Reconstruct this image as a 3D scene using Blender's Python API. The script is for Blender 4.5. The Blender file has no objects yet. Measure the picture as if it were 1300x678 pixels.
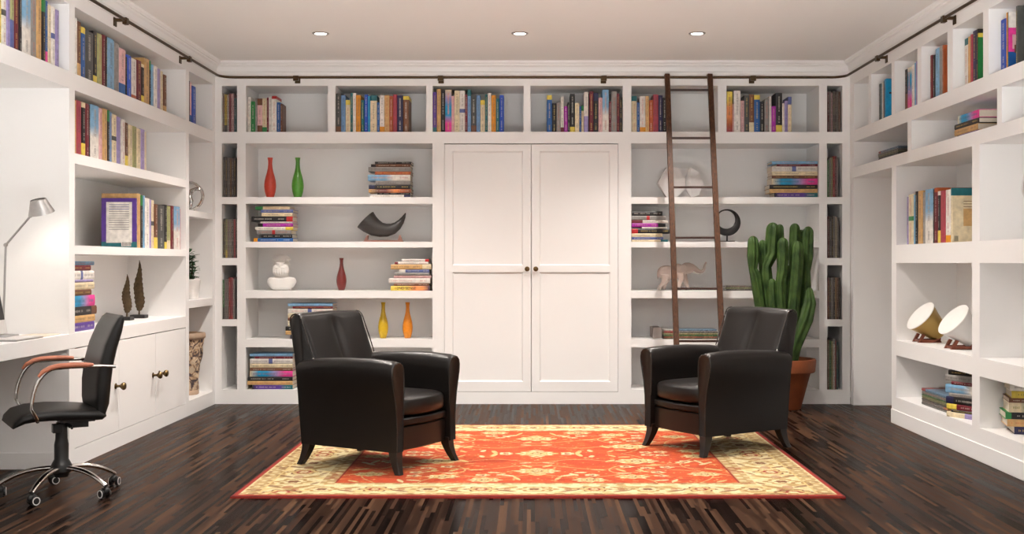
import bpy, math, random
import numpy as np
from mathutils import Vector, Matrix

random.seed(7)
SC = bpy.context.scene
COL = SC.collection
PI = math.pi
F = 1450.0            # focal length in pixels of the 1300 px wide frame
VX, VY, EYE = 674.0, 334.0, 1.25

# ------------------------------------------------------------------ camera, world, light
cam_d = bpy.data.cameras.new('camera')
cam = bpy.data.objects.new('camera', cam_d); COL.objects.link(cam)
cam.location = (0, 0, EYE); cam.rotation_euler = (PI/2, 0, 0)
cam_d.sensor_width = 36.0; cam_d.lens = F/1300*36.0
cam_d.shift_x = -(VX-650)/1300; cam_d.shift_y = (VY-339)/1300
cam_d.clip_start = 0.05
SC.camera = cam
SC.view_settings.view_transform = 'Standard'; SC.view_settings.look = 'None'
SC.view_settings.gamma = 1.0; SC.view_settings.use_curve_mapping = False
SC.view_settings.exposure = 0.17
SPOT_W = 222.0; WORLD_S = 14.4
LIGHT_COL = (1.0, 0.915, 0.84)
w = bpy.data.worlds.new('world'); SC.world = w; w.use_nodes = True
wn = w.node_tree; bg = wn.nodes['Background']; bg.inputs[1].default_value = WORLD_S
# added fill through the open end: bright below to lift the ceiling, dim above
_tc = wn.nodes.new('ShaderNodeTexCoord'); _sx = wn.nodes.new('ShaderNodeSeparateXYZ'); _cr = wn.nodes.new('ShaderNodeValToRGB')
_mr = wn.nodes.new('ShaderNodeMapRange'); _mr.inputs[1].default_value = -.34; _mr.inputs[2].default_value = -.10
wn.links.new(_tc.outputs['Generated'], _sx.inputs[0]); wn.links.new(_sx.outputs['Z'], _mr.inputs[0]); wn.links.new(_mr.outputs[0], _cr.inputs[0])
_cr.color_ramp.elements[0].color = (1.0, .97, .94, 1); _cr.color_ramp.elements[1].color = (.04, .038, .037, 1)
wn.links.new(_cr.outputs[0], bg.inputs[0])
CEIL = 3.035
DOWNLIGHTS = [(x, y) for y in (8.87, 7.3, 3.4) for x in (-1.633, -0.086, 1.29)]

# ------------------------------------------------------------------ helpers
def lin(c):
    return tuple((x/12.92 if x <= 0.04045 else ((x+0.055)/1.055)**2.4) for x in c)
def rgb(r, g, b): return lin((r/255, g/255, b/255))

def mat(name, col, rough=0.5, metal=0.0, noise=None, bump=None, col2=None, emit=None, trans=0.0, coat=0.0, spec=None, wood=None):
    m = bpy.data.materials.new(name); m.use_nodes = True
    nt = m.node_tree; N = nt.nodes; L = nt.links
    p = N['Principled BSDF']
    p.inputs['Base Color'].default_value = (*col, 1); p.inputs['Roughness'].default_value = rough
    p.inputs['Metallic'].default_value = metal
    p.inputs['Transmission Weight'].default_value = trans; p.inputs['Coat Weight'].default_value = coat
    if spec is not None: p.inputs['Specular IOR Level'].default_value = spec
    if emit: p.inputs['Emission Color'].default_value = (*emit[0], 1); p.inputs['Emission Strength'].default_value = emit[1]
    tc = N.new('ShaderNodeTexCoord')
    src = tc.outputs['Object']
    if wood:
        mp = N.new('ShaderNodeMapping'); mp.inputs['Scale'].default_value = wood
        L.new(src, mp.inputs[0]); src = mp.outputs[0]
    if noise:
        n = N.new('ShaderNodeTexNoise'); n.inputs['Scale'].default_value = noise[0]; n.inputs['Detail'].default_value = 4
        L.new(src, n.inputs['Vector'])
        r = N.new('ShaderNodeValToRGB')
        r.color_ramp.elements[0].position = 0.5-noise[1]; r.color_ramp.elements[1].position = 0.5+noise[1]
        r.color_ramp.elements[0].color = (*col, 1); r.color_ramp.elements[1].color = (*(col2 or tuple(c*0.8 for c in col)), 1)
        L.new(n.outputs['Fac'], r.inputs[0]); L.new(r.outputs[0], p.inputs['Base Color'])
    if bump:
        n2 = N.new('ShaderNodeTexNoise'); n2.inputs['Scale'].default_value = bump[0]; n2.inputs['Detail'].default_value = 3
        L.new(tc.outputs['Object'], n2.inputs['Vector'])
        b = N.new('ShaderNodeBump'); b.inputs['Strength'].default_value = bump[1]; b.inputs['Distance'].default_value = 0.004
        L.new(n2.outputs['Fac'], b.inputs['Height']); L.new(b.outputs[0], p.inputs['Normal'])
    return m

class MB:
    def __init__(s): s.v = []; s.f = []; s.m = []; s.c = []; s.M = Matrix.Identity(4)
    def add(s, vs, fs, m=0, cols=None):
        o = len(s.v)
        for v in vs: s.v.append(tuple(s.M @ Vector(v)))
        for i, f in enumerate(fs):
            s.f.append([a+o for a in f]); s.m.append(m)
            s.c.append(cols[i] if cols else None)
    def box(s, x0, x1, y0, y1, z0, z1, m=0, col=None):
        if x0 > x1: x0, x1 = x1, x0
        if y0 > y1: y0, y1 = y1, y0
        if z0 > z1: z0, z1 = z1, z0
        vs = [(x0,y0,z0),(x1,y0,z0),(x1,y1,z0),(x0,y1,z0),(x0,y0,z1),(x1,y0,z1),(x1,y1,z1),(x0,y1,z1)]
        fs = [(0,3,2,1),(4,5,6,7),(0,1,5,4),(1,2,6,5),(2,3,7,6),(3,0,4,7)]
        s.add(vs, fs, m, [[col]*4]*6 if col else None)
    def loft(s, rings, m=0, cap=True, closed=False):
        n = len(rings[0]); vs = [p for r in rings for p in r]; fs = []
        R = len(rings)
        for i in range(R if closed else R-1):
            a, b = i*n, ((i+1) % R)*n
            for j in range(n):
                k = (j+1) % n
                fs.append((a+j, a+k, b+k, b+j))
        if cap and not closed:
            fs.append(tuple(reversed(range(n)))); fs.append(tuple((R-1)*n+j for j in range(n)))
        s.add(vs, fs, m)
    def lathe(s, prof, seg=32, c=(0,0,0), m=0, cap=True, fn=None):
        rings = []
        for (r, z) in prof:
            ring = []
            for k in range(seg):
                a = 2*PI*k/seg
                rr = r if fn is None else fn(r, z, a)
                ring.append((c[0]+rr*math.cos(a), c[1]+rr*math.sin(a), c[2]+z))
            rings.append(ring)
        s.loft(rings, m, cap)
    def tube(s, pts, r, seg=10, m=0, cap=True, closed=False, sec=None):
        P = [Vector(p) for p in pts]; n = len(P)
        rs = r if isinstance(r, (list, tuple)) else [r]*n
        T = []
        for i in range(n):
            if closed: t = P[(i+1) % n]-P[i-1]
            else: t = P[min(i+1, n-1)]-P[max(i-1, 0)]
            T.append(t.normalized())
        u = T[0].cross(Vector((0,0,1)))
        if u.length < 1e-3: u = T[0].cross(Vector((0,1,0)))
        u.normalize(); rings = []
        for i in range(n):
            u = (u - T[i]*u.dot(T[i])).normalized(); w_ = T[i].cross(u)
            ring = []
            for k in range(seg):
                a = 2*PI*k/seg
                cu, cw = math.cos(a), math.sin(a)
                if sec: cu, cw = sec(a)
                ring.append(tuple(P[i]+u*cu*rs[i]+w_*cw*rs[i]))
            rings.append(ring)
        s.loft(rings, m, cap, closed)
    def superq(s, c, sz, e1=0.4, e2=0.4, nu=16, nv=32, m=0, fn=None):
        def sp(x, e): return math.copysign(abs(x)**e, x)
        rings = []
        for i in range(nu+1):
            u = -PI/2+PI*i/nu
            u = max(-PI/2+0.02, min(PI/2-0.02, u)); ring = []
            for j in range(nv):
                v = 2*PI*j/nv
                x = sz[0]*sp(math.cos(u), e1)*sp(math.cos(v), e2)
                y = sz[1]*sp(math.cos(u), e1)*sp(math.sin(v), e2)
                z = sz[2]*sp(math.sin(u), e1)
                if fn: x, y, z = fn(x, y, z)
                ring.append((c[0]+x, c[1]+y, c[2]+z))
            rings.append(ring)
        s.loft(rings, m)
    def prism(s, poly, axis, a0, a1, m=0):
        def P(u, v, a):
            return {'x': (a, u, v), 'y': (u, a, v), 'z': (u, v, a)}[axis]
        s.loft([[P(u, v, a0) for u, v in poly], [P(u, v, a1) for u, v in poly]], m)
    def build(s, name, mats, parent=None, loc=(0,0,0), rz=0, smooth=35, bevel=0, sub=0, world=False, remesh=0):
        me = bpy.data.meshes.new(name)
        vs = s.v
        if world and parent is not None:
            o = parent.location; vs = [(a-o.x, b-o.y, c-o.z) for a, b, c in vs]
        me.from_pydata(vs, [], s.f)
        if not isinstance(mats, (list, tuple)): mats = [mats]
        for m_ in mats: me.materials.append(m_)
        me.polygons.foreach_set('material_index', s.m)
        if any(c is not None for c in s.c):
            at = me.color_attributes.new('Col', 'FLOAT_COLOR', 'CORNER')
            data = []
            for f, c in zip(s.f, s.c):
                for k in range(len(f)):
                    q = c[k] if c else (0.5, 0.5, 0.5)
                    data += [q[0], q[1], q[2], 1.0]
            at.data.foreach_set('color', data)
        # consistent outward normals
        import bmesh
        bm = bmesh.new(); bm.from_mesh(me); bmesh.ops.recalc_face_normals(bm, faces=bm.faces); bm.to_mesh(me); bm.free()
        if smooth:
            me.polygons.foreach_set('use_smooth', [True]*len(me.polygons))
            me.set_sharp_from_angle(angle=math.radians(smooth))
        me.update()
        ob = bpy.data.objects.new(name, me); COL.objects.link(ob)
        if parent is not None: ob.parent = parent
        ob.location = loc; ob.rotation_euler = (0, 0, rz)
        if bevel:
            b = ob.modifiers.new('bevel', 'BEVEL'); b.width = bevel; b.segments = 2; b.limit_method = 'ANGLE'; b.harden_normals = True
        if remesh:
            r = ob.modifiers.new('remesh', 'REMESH'); r.mode = 'VOXEL'; r.voxel_size = remesh; r.use_smooth_shade = True
            q = ob.modifiers.new('smooth', 'SMOOTH'); q.iterations = 3; q.factor = 0.5
        if sub:
            q = ob.modifiers.new('subsurf', 'SUBSURF'); q.levels = sub; q.render_levels = sub
        return ob

def tag(o, label, cat, group=None):
    o['label'] = label; o['category'] = cat
    if group: o['group'] = group
    return o
def thing(name, label, cat, loc=(0,0,0), rz=0, group=None):
    o = bpy.data.objects.new(name, None); COL.objects.link(o); o.empty_display_size = 0.1
    o.location = loc; o.rotation_euler = (0, 0, rz)
    return tag(o, label, cat, group)
def struct(o): o['kind'] = 'structure'; return o
def copy_tree(o, parent=None):
    c = o.copy(); COL.objects.link(c); c.parent = parent
    for ch in list(o.children): copy_tree(ch, c)
    return c
def P(px, py, D): return Vector(((px-VX)*D/F, D, EYE+(VY-py)*D/F))

# ------------------------------------------------------------------ materials
M_white = mat('white_paint', (0.92, 0.912, 0.902), 0.42, noise=(3.0, 0.3), col2=(0.91, 0.902, 0.892))
M_ceil = mat('ceiling_paint', (0.93, 0.92, 0.90), 0.8, noise=(2.0, 0.3), col2=(0.92, 0.91, 0.89))
M_brass = mat('dark_bronze', rgb(92, 74, 52), 0.38, 0.85, noise=(30, .3), col2=rgb(70, 54, 36))
M_knob = mat('antique_brass', rgb(120, 98, 66), 0.35, 0.9, noise=(40, .3), col2=rgb(84, 66, 42))
M_leather = mat('black_leather', (0.0075, 0.006, 0.0055), 0.33, bump=(160, 0.12), noise=(8, .3), col2=(0.010, 0.008, 0.007), spec=.32)
M_leather2 = mat('black_office_leather', (0.009, 0.0085, 0.0085), 0.38, bump=(200, 0.1), spec=.35)
M_piping = mat('leather_piping', (0.03, 0.025, 0.022), 0.25, noise=(30, .3))
M_legwood = mat('espresso_wood_leg', (0.014, 0.010, 0.008), 0.32, noise=(12, .3), wood=(4, 4, 1))
M_chrome = mat('polished_chrome', (0.72, 0.70, 0.68), 0.12, 1.0, noise=(5, .4), col2=(0.66, 0.64, 0.62))
M_alu = mat('brushed_aluminium', (0.50, 0.49, 0.48), 0.32, 1.0, noise=(40, .4))
M_copperwood = mat('reddish_wood_pad', rgb(200, 128, 100), 0.35, noise=(14, .25), col2=rgb(176, 102, 76), wood=(6, 1, 6))
M_blackpl = mat('black_plastic', (0.012, 0.012, 0.012), 0.38, noise=(20, .4))
M_whitepl = mat('white_plastic', (0.72, 0.70, 0.68), 0.35, noise=(20, .4), col2=(0.68, 0.66, 0.64))
M_ladder = mat('walnut_ladder', rgb(92, 58, 36), 0.5, spec=.25, noise=(9, .22), col2=rgb(44, 26, 15), wood=(14, 14, 1.6))
M_rung = mat('dark_rung', rgb(56, 32, 22), 0.35, noise=(12, .3))
M_terra = mat('terracotta', rgb(140, 74, 34), 0.6, noise=(7, .25), col2=rgb(108, 50, 20), bump=(60, .2))
M_soil = mat('potting_soil', rgb(56, 42, 30), 0.95, noise=(40, .2), col2=rgb(30, 22, 16), bump=(70, .8))
M_cactus = mat('cactus_green', rgb(70, 96, 44), 0.55, spec=.3, noise=(11, .2), col2=rgb(34, 58, 24), bump=(55, .6))
M_leaf = mat('leaf_green', rgb(40, 96, 44), 0.4, noise=(14, .3), col2=rgb(18, 56, 24))
M_cork = mat('stem_brown', rgb(80, 62, 40), 0.7, noise=(20, .3))
M_glass_ele = mat('frosted_taupe_glass', rgb(205, 186, 176), 0.12, noise=(9, .3), col2=rgb(196, 178, 168), trans=0.12, coat=0.5)
M_plaster = mat('white_plaster', (0.84, 0.82, 0.79), 0.55, noise=(15, .3), col2=(0.79, 0.77, 0.74))
M_horn = mat('dark_horn', (0.03, 0.028, 0.027), 0.42, noise=(10, .3), col2=(0.055, 0.05, 0.046), wood=(1, 1, 7))
M_pinkwood = mat('pinkish_wood_stand', rgb(160, 116, 104), 0.5, noise=(12, .3), col2=rgb(130, 88, 76))
M_steel = mat('dark_cast_metal', (0.02, 0.018, 0.018), 0.45, noise=(20, .3))
M_facet = mat('matte_white_facets', (0.72, 0.70, 0.69), 0.5, noise=(4, .3), col2=(0.70, 0.68, 0.67))
M_gold = mat('brass_gold_lacquer', rgb(176, 146, 82), 0.32, 0.55, noise=(6, .3), col2=rgb(150, 120, 60))
M_copper = mat('copper_cradle', rgb(150, 84, 62), 0.36, 0.35, noise=(14, .3), col2=rgb(110, 56, 38))
M_feather = mat('bronze_feather', rgb(110, 90, 62), 0.5, 0.4, noise=(60, .3), col2=rgb(66, 50, 32), bump=(90, .6))
M_pages = mat('book_pages', rgb(222, 212, 196), 0.8, noise=(120, .3), col2=rgb(200, 188, 170), wood=(1, 1, 8))
M_glow = mat('lamp_glow', (1, .9, .8), 0.5, emit=((1.0, 0.92, 0.82), 9.0))
def attr_mat(name, rough, amt, scale, bump=None):
    m = bpy.data.materials.new(name); m.use_nodes = True; nt = m.node_tree; N = nt.nodes; L = nt.links
    p = N['Principled BSDF']; p.inputs['Roughness'].default_value = rough
    a = N.new('ShaderNodeVertexColor'); a.layer_name = 'Col'
    tc = N.new('ShaderNodeTexCoord'); n = N.new('ShaderNodeTexNoise'); n.inputs['Scale'].default_value = scale; n.inputs['Detail'].default_value = 3
    L.new(tc.outputs['Object'], n.inputs['Vector'])
    mr = N.new('ShaderNodeMapRange'); mr.inputs[1].default_value = .3; mr.inputs[2].default_value = .7; mr.inputs[3].default_value = 1-amt; mr.inputs[4].default_value = 1+amt*.4
    L.new(n.outputs['Fac'], mr.inputs[0])
    mx = N.new('ShaderNodeVectorMath'); mx.operation = 'SCALE'
    L.new(a.outputs['Color'], mx.inputs[0]); L.new(mr.outputs[0], mx.inputs['Scale']); L.new(mx.outputs[0], p.inputs['Base Color'])
    if bump:
        b = N.new('ShaderNodeBump'); b.inputs['Strength'].default_value = bump[1]; b.inputs['Distance'].default_value = .004
        n2 = N.new('ShaderNodeTexNoise'); n2.inputs['Scale'].default_value = bump[0]; L.new(tc.outputs['Object'], n2.inputs['Vector'])
        L.new(n2.outputs['Fac'], b.inputs['Height']); L.new(b.outputs[0], p.inputs['Normal'])
    return m
M_book = attr_mat('book_cover_print', 0.42, 0.22, 26)
M_mag = attr_mat('magazine_print', 0.35, 0.55, 70)
M_rug = attr_mat('rug_wool', 0.95, 0.16, 120, bump=(260, .5))
def vase_mat(name, c):
    return mat(name, c, 0.38, noise=(38, .3), col2=tuple(x*0.72 for x in c), bump=(70, .35), coat=.3)

# floor: narrow strip parquet running away from the camera
def floor_mat():
    m = bpy.data.materials.new('strip_parquet'); m.use_nodes = True; nt = m.node_tree; N = nt.nodes; L = nt.links
    p = N['Principled BSDF']
    tc = N.new('ShaderNodeTexCoord'); sx = N.new('ShaderNodeSeparateXYZ'); L.new(tc.outputs['Object'], sx.inputs[0])
    def math_(op, a, b=None, c=None):
        n = N.new('ShaderNodeMath'); n.operation = op
        for i, v in enumerate((a, b, c)):
            if v is None: continue
            if isinstance(v, (int, float)): n.inputs[i].default_value = v
            else: L.new(v, n.inputs[i])
        return n.outputs[0]
    # strips 22 mm wide running away from the unseen open end, each row cut into lengths of its own
    row = math_('FLOOR', math_('DIVIDE', sx.outputs['X'], .020))
    wn = N.new('ShaderNodeTexWhiteNoise'); wn.noise_dimensions = '1D'; L.new(row, wn.inputs['W'])
    ln = math_('MULTIPLY_ADD', wn.outputs['Value'], .40, .42)
    piece = math_('FLOOR', math_('ADD', math_('DIVIDE', sx.outputs['Y'], ln), math_('MULTIPLY', wn.outputs['Value'], 37.0)))
    cb = N.new('ShaderNodeCombineXYZ'); L.new(row, cb.inputs[0]); L.new(piece, cb.inputs[1])
    w2 = N.new('ShaderNodeTexWhiteNoise'); w2.noise_dimensions = '2D'; L.new(cb.outputs[0], w2.inputs['Vector'])
    r = N.new('ShaderNodeValToRGB'); e = r.color_ramp.elements
    e[0].position = 0; e[0].color = (.0045, .003, .0026, 1); e[1].position = 1; e[1].color = (.088, .046, .026, 1)
    for ps_, c in ((.30, (.012, .0065, .0048)), (.55, (.028, .014, .009)), (.82, (.050, .025, .015))):
        k = e.new(ps_); k.color = (*c, 1)
    L.new(w2.outputs['Value'], r.inputs[0])
    n = N.new('ShaderNodeTexNoise'); n.inputs['Scale'].default_value = 30; n.inputs['Detail'].default_value = 4
    mp2 = N.new('ShaderNodeMapping'); mp2.inputs['Scale'].default_value = (6, 0.25, 1); L.new(tc.outputs['Object'], mp2.inputs[0]); L.new(mp2.outputs[0], n.inputs['Vector'])
    mr = N.new('ShaderNodeMapRange'); mr.inputs[3].default_value = .75; mr.inputs[4].default_value = 1.25; L.new(n.outputs['Fac'], mr.inputs[0])
    vm = N.new('ShaderNodeVectorMath'); vm.operation = 'SCALE'; L.new(r.outputs[0], vm.inputs[0]); L.new(mr.outputs[0], vm.inputs['Scale'])
    L.new(vm.outputs[0], p.inputs['Base Color'])
    rr = N.new('ShaderNodeMapRange'); rr.inputs[3].default_value = .20; rr.inputs[4].default_value = .40; L.new(w2.outputs['Value'], rr.inputs[0]); L.new(rr.outputs[0], p.inputs['Roughness'])
    p.inputs['Specular IOR Level'].default_value = 0.014
    return m
M_floor = floor_mat()

# ------------------------------------------------------------------ room shell
YB = F/143.2              # front plane of the back wall shelving
XL, XR = -2.80, 2.83      # front planes of the side shelving
DEP = 0.47
def X(px): return (px-VX)/143.2
YO = 2.6   # room end left open, unseen, so added fill light from the world enters
q = MB(); q.box(-3.6, 3.6, YO, 10.9, -0.1, 0); struct(q.build('floor', M_floor))
q = MB(); q.box(-3.6, 3.6, YO, 10.9, CEIL, CEIL+.1); struct(q.build('ceiling', M_ceil))
q = MB(); q.box(-3.6, 3.6, YB+DEP+.03, 10.9, 0, CEIL); struct(q.build('wall_back', M_white))
q = MB(); q.box(-3.6, XL-DEP-.03, YO, YB+DEP+.03, 0, CEIL); struct(q.build('wall_left', M_white))
q = MB(); q.box(XR+DEP+.03, 3.6, YO, YB+DEP+.03, 0, CEIL); struct(q.build('wall_right', M_white))

for nm, a, b in (('added_wing_wall', -3.6, -1.4), ('added_wing_wall', 1.5, 3.6)):  # added wing walls, unseen, narrowing the opening to cut light on the desk panel
    q = MB(); q.box(a, b, YO-.1, YO, 0, CEIL+.1); struct(q.build(nm, M_white))

def sweep(profile, d_path_y0, name):
    q = MB(); rings = []
    for k, (ax, ay, sx, sy) in enumerate([(XL, d_path_y0, 1, 0), (XL, YB, 1, -1), (XR, YB, -1, -1), (XR, d_path_y0, -1, 0)]):
        rings.append([(ax+sx*d, ay+sy*d, z) for d, z in profile])
    q.loft(rings); return q
prof = [(-.02, 2.905), (.006, 2.905), (.010, 2.912), (.010, 2.94), (.018, 2.948), (.020, 2.962), (.030, 2.985), (.044, 2.996),
        (.046, 3.004), (.058, 3.006), (.062, 3.014), (.068, 3.018), (.070, CEIL), (-.02, CEIL)]
struct(sweep(prof, YO, 'crown').build('trim_1', M_white, smooth=20))
q = MB()
for (ax, bx) in ((XL-DEP, XL), (XR, XR+DEP)): q.box(ax, bx, YO, YB, 2.905, CEIL-.001)
q.box(XL-DEP, XR+DEP, YB, YB+DEP, 2.905, CEIL-.001)
struct(q.build('trim_2', M_white))

# ------------------------------------------------------------------ shelving
def unit(name, label, cat, loc, parts):
    t = thing(name, label, cat, loc)
    for p in parts:
        q = MB(); q.box(*p[1:7]); q.build(p[0], M_white, t, world=True, smooth=0)
    return t
yb0, yb1 = YB, YB+DEP
def backcase(name, label, narrow, wide, lstile, rstile, loc):
    ps = [('side_panel', *lstile, yb0, yb1, 0, 2.311), ('side_panel', *rstile, yb0, yb1, 0, 2.311)]
    lo, hi = lstile[1], rstile[0]
    div = (narrow[1], wide[0]) if narrow[0] < wide[0] else (wide[1], narrow[0])
    ps.append(('divider', *div, yb0, yb1, .126, 2.311))
    ps.append(('plinth', lo, hi, yb0, yb1, 0, .126))
    ps.append(('back_panel', lstile[0], rstile[1], yb1, yb1+.02, 0, 2.311))
    for (a, b) in ((1.776, 1.835), (1.388, 1.439), (.939, 1.004), (.503, .573)): ps.append(('shelf', *wide, yb0, yb1, a, b))
    for (a, b) in ((1.774, 1.835), (1.231, 1.295), (.689, .75)): ps.append(('shelf', *narrow, yb0, yb1, a, b))
    return unit(name, label, 'bookcase', loc, ps)
backcase('bookcase', 'white built-in bookcase on back wall left of the double-door wardrobe, holding vases and bust',
         (X(281.5), X(301)), (X(312), X(549)), (X(273), X(281.5)), (X(549), X(556.5)), (X(415), YB, 0))
backcase('bookcase', 'white built-in bookcase on back wall right of wardrobe, behind the wooden ladder',
         (X(1050), X(1069.4)), (X(801.5), X(1040)), (X(793), X(801.5)), (X(1069.4), X(1079.5)), (X(937), YB, 0))
ps = [('shelf', XL, XR, yb0, yb1, 2.311, 2.413), ('header', XL, XR, yb0, yb1, 2.822, 2.905), ('back_panel', XL, XR, yb1, yb1+.02, 2.311, 2.905)]
for a, b in ((273, 281.5), (301, 312.2), (416.2, 425.6), (541, 549.1), (664.6, 673.5), (790.8, 801.5), (911.5, 922.3), (1040, 1050), (1069.4, 1079.2)):
    ps.append(('divider', X(a), X(b), yb0, yb1, 2.413, 2.822))
unit('overhead_bookshelf', 'long white overhead row of cubbies running along the top of the back wall', 'bookshelf', (0, YB, 2.311), ps)

# wardrobe
t = thing('wardrobe', 'white built-in wardrobe with two tall panelled doors and round brass knobs, centre of back wall', 'wardrobe', (X(674.5), YB, 0))
q = MB(); q.box(X(556.5), X(564), yb0+.0, yb1, 0, 2.311); q.build('side_panel', M_white, t, world=True, smooth=0)
q = MB(); q.box(X(784.8), X(793), yb0+.0, yb1, 0, 2.311); q.build('side_panel', M_white, t, world=True, smooth=0)
q = MB(); q.box(X(564), X(784.8), yb0, yb1, 0, .108); q.build('plinth', M_white, t, world=True, smooth=0)
q = MB(); q.box(X(564), X(784.8), yb1, yb1+.02, .108, 2.311); q.build('back_panel', M_white, t, world=True, smooth=0)
def wdoor(x0, x1, kx):
    x0 += .0025; x1 -= .0025; z0, z1 = .112, 2.303; st = .070
    q = MB(); y0 = YB+.002; y1 = YB+.032
    q.box(x0, x0+st, y0, y1, z0, z1); q.box(x1-st, x1, y0, y1, z0, z1)
    zs = [(z0, z0+.085), (1.17, 1.228), (z1-.06, z1)]
    for a, b in zs: q.box(x0+st, x1-st, y0, y1, a, b)
    for a, b in ((z0+.085, 1.17), (1.228, z1-.06)):
        # sloped bead then recessed panel
        xa, xb = x0+st, x1-st
        o = [(xa, y0+.004, a), (xb, y0+.004, a), (xb, y0+.004, b), (xa, y0+.004, b)]
        d = .012
        i = [(xa+d, y0+.013, a+d), (xb-d, y0+.013, a+d), (xb-d, y0+.013, b-d), (xa+d, y0+.013, b-d)]
        q.add(o+i, [(0,1,5,4), (1,2,6,5), (2,3,7,6), (3,0,4,7), (4,5,6,7)])
    d = q.build('door', M_white, t, world=True, smooth=0)
    kb = MB(); kb.M = Matrix.Translation((kx-t.location.x, y0-YB, 1.198)) @ Matrix.Rotation(PI/2, 4, 'X')
    kb.lathe([(.016, 0), (.016, .003), (.008, .006), (.007, .018), (.014, .024), (.021, .031), (.022, .037), (.017, .043), (.004, .045)], 24)
    kb.build('knob', M_knob, d)
wdoor(X(564), X(674.5), X(669.3)); wdoor(X(674.5), X(784.8), X(680.2))
# left wall
xl0, xl1 = XL-DEP, XL
NL = 4.6
ps = [('shelf', xl0, xl1, NL, YB, 2.311, 2.413), ('header', xl0, xl1, NL, YB, 2.822, 2.905), ('back_panel', xl0-.02, xl0, NL, YB, 2.311, 2.905)]
for a, b in ((NL, NL+.09), (6.926, 7.012), (9.27, 9.355), (10.05, YB)): ps.append(('divider', xl0, xl1, a, b, 2.413, 2.822))
unit('overhead_bookshelf', 'long white overhead row of book cubbies along the top of the left wall', 'bookshelf', (XL, 7.5, 2.311), ps)
ps = [('side_panel', xl0, xl1, 6.926, 7.012, .82, 2.311), ('side_panel', xl0, xl1, 9.27, 9.355, .82, 2.311), ('back_panel', xl0-.02, xl0, 6.926, 9.355, .82, 2.311),
      ('shelf', xl0, xl1, 7.012, 9.27, 1.862, 1.925), ('shelf', xl0, xl1, 7.012, 9.27, 1.305, 1.359)]
unit('bookcase', 'white open hutch bookcase above the left wall cabinet doors, left of the narrow column', 'bookcase', (XL, 8.1, .82), ps)
ps = [('back_panel', xl0-.02, xl0, 9.355, YB, 0, 2.311), ('plinth', xl0, xl1, 9.355, 10.05, 0, .12),
      ('shelf', xl0, xl1, 9.355, 10.05, .88, .942), ('shelf', xl0, xl1, 9.355, 10.05, 1.634, 1.686), ('side_panel', xl0, xl1, 10.05, YB, 0, 2.311)]
unit('bookcase', 'narrow white shelf column in the left corner holding potted plant and carved planter', 'bookcase', (XL, 9.7, 0), ps)
t = thing('worktop', 'long white worktop running along the left wall as desk and cabinet top', 'worktop', (XL, 6.9, .725))
q = MB(); q.box(xl0, xl1, NL, 9.27, .728, .82); q.build('desk_slab', M_white, t, world=True, smooth=0, bevel=.003)
t = thing('cabinet', 'white low cabinet with three flat doors under the left wall worktop', 'cabinet', (XL, 8.1, 0))
for p in [('side_panel', xl0, xl1, 6.926, 7.012, 0, .727), ('side_panel', xl0, xl1, 9.271, 9.355, 0, .82), ('plinth', xl0, xl1, 7.012, 9.27, 0, .108), ('back_panel', xl0-.02, xl0, 6.926, 9.27, 0, .727),
          ('baseboard', xl0, xl1+.0, 6.914, 6.926, 0, .10)]:
    q = MB(); q.box(*p[1:]); q.build(p[0], M_white, t, world=True, smooth=0)
for (a, b, k) in ((7.012, 7.765, 7.70), (7.765, 8.525, 8.46), (8.525, 9.27, 8.60)):
    q = MB(); q.box(XL-.024, XL-.001, a+.003, b-.003, .112, .722); d = q.build('door', M_white, t, world=True, smooth=0, bevel=.0015)
    kb = MB(); kb.M = Matrix.Translation((0, k-8.1, .42)) @ Matrix.Rotation(PI/2, 4, 'Y')
    kb.lathe([(.020, 0), (.020, .004), (.010, .008), (.008, .028), (.014, .036), (.024, .046), (.027, .056), (.022, .066), (.010, .070), (.003, .072)], 24)
    kb.build('knob', M_knob, d)
t = thing('wall_panelling', 'white panelling above the desk, under the overhead cubbies on left wall', 'panelling', (xl0, 5.8, .82))
q = MB(); q.box(xl0-.02, xl0, NL, 6.926, .822, 2.31); q.build('panel', M_white, t, world=True, smooth=0)
t = thing('wall_panelling', 'white panelling in the kneehole under the left wall desk', 'panelling', (xl0, 5.8, 0))
q = MB(); q.box(xl0-.02, xl0, NL, 6.912, 0, .726); q.build('panel', M_white, t, world=True, smooth=0)

# right wall
xr0, xr1 = XR, XR+DEP
NR = 5.22
ps = [('shelf', xr0, xr1, NR, YB, 2.311, 2.413), ('header', xr0, xr1, NR, YB, 2.822, 2.905), ('back_panel', xr1, xr1+.02, NR, YB, 2.0, 2.905),
      ('shelf', xr0, xr1, NR, YB, 2.0, 2.09)]
for a, b in ((10.0, YB), (9.50, 9.574), (8.888, 8.962), (8.28, 8.365), (7.661, 7.76), (7.062, 7.148), (6.46, 6.54), (5.85, 5.93), (NR, NR+.08)):
    ps.append(('divider', xr0, xr1, a, b, 2.413, 2.822))
for a, b in ((10.0, YB), (8.496, 8.581), (6.862, 6.934), (NR, NR+.08)): ps.append(('divider', xr0, xr1, a, b, 2.09, 2.311))
unit('overhead_bookshelf', 'white overhead shelving in two rows of cubbies along the top of the right wall', 'bookshelf', (XR, 7.6, 2.0), ps)
ps = [('side_panel', xr0, xr1, 8.85, 8.96, 0, 2.0), ('divider', xr0, xr1, 7.203, 7.328, .21, 2.0), ('side_panel', xr0, xr1, NR, NR+.1, 0, 2.0),
      ('back_panel', xr1, xr1+.02, NR, 8.96, 0, 2.0), ('plinth', xr0, xr1, NR+.1, 8.85, 0, .21)]
for (a, b) in ((1.25, 1.39), (.535, .652)):
    ps.append(('shelf', xr0, xr1, 7.328, 8.85, a, b)); ps.append(('shelf', xr0, xr1, NR+.1, 7.203, a, b))
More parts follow.
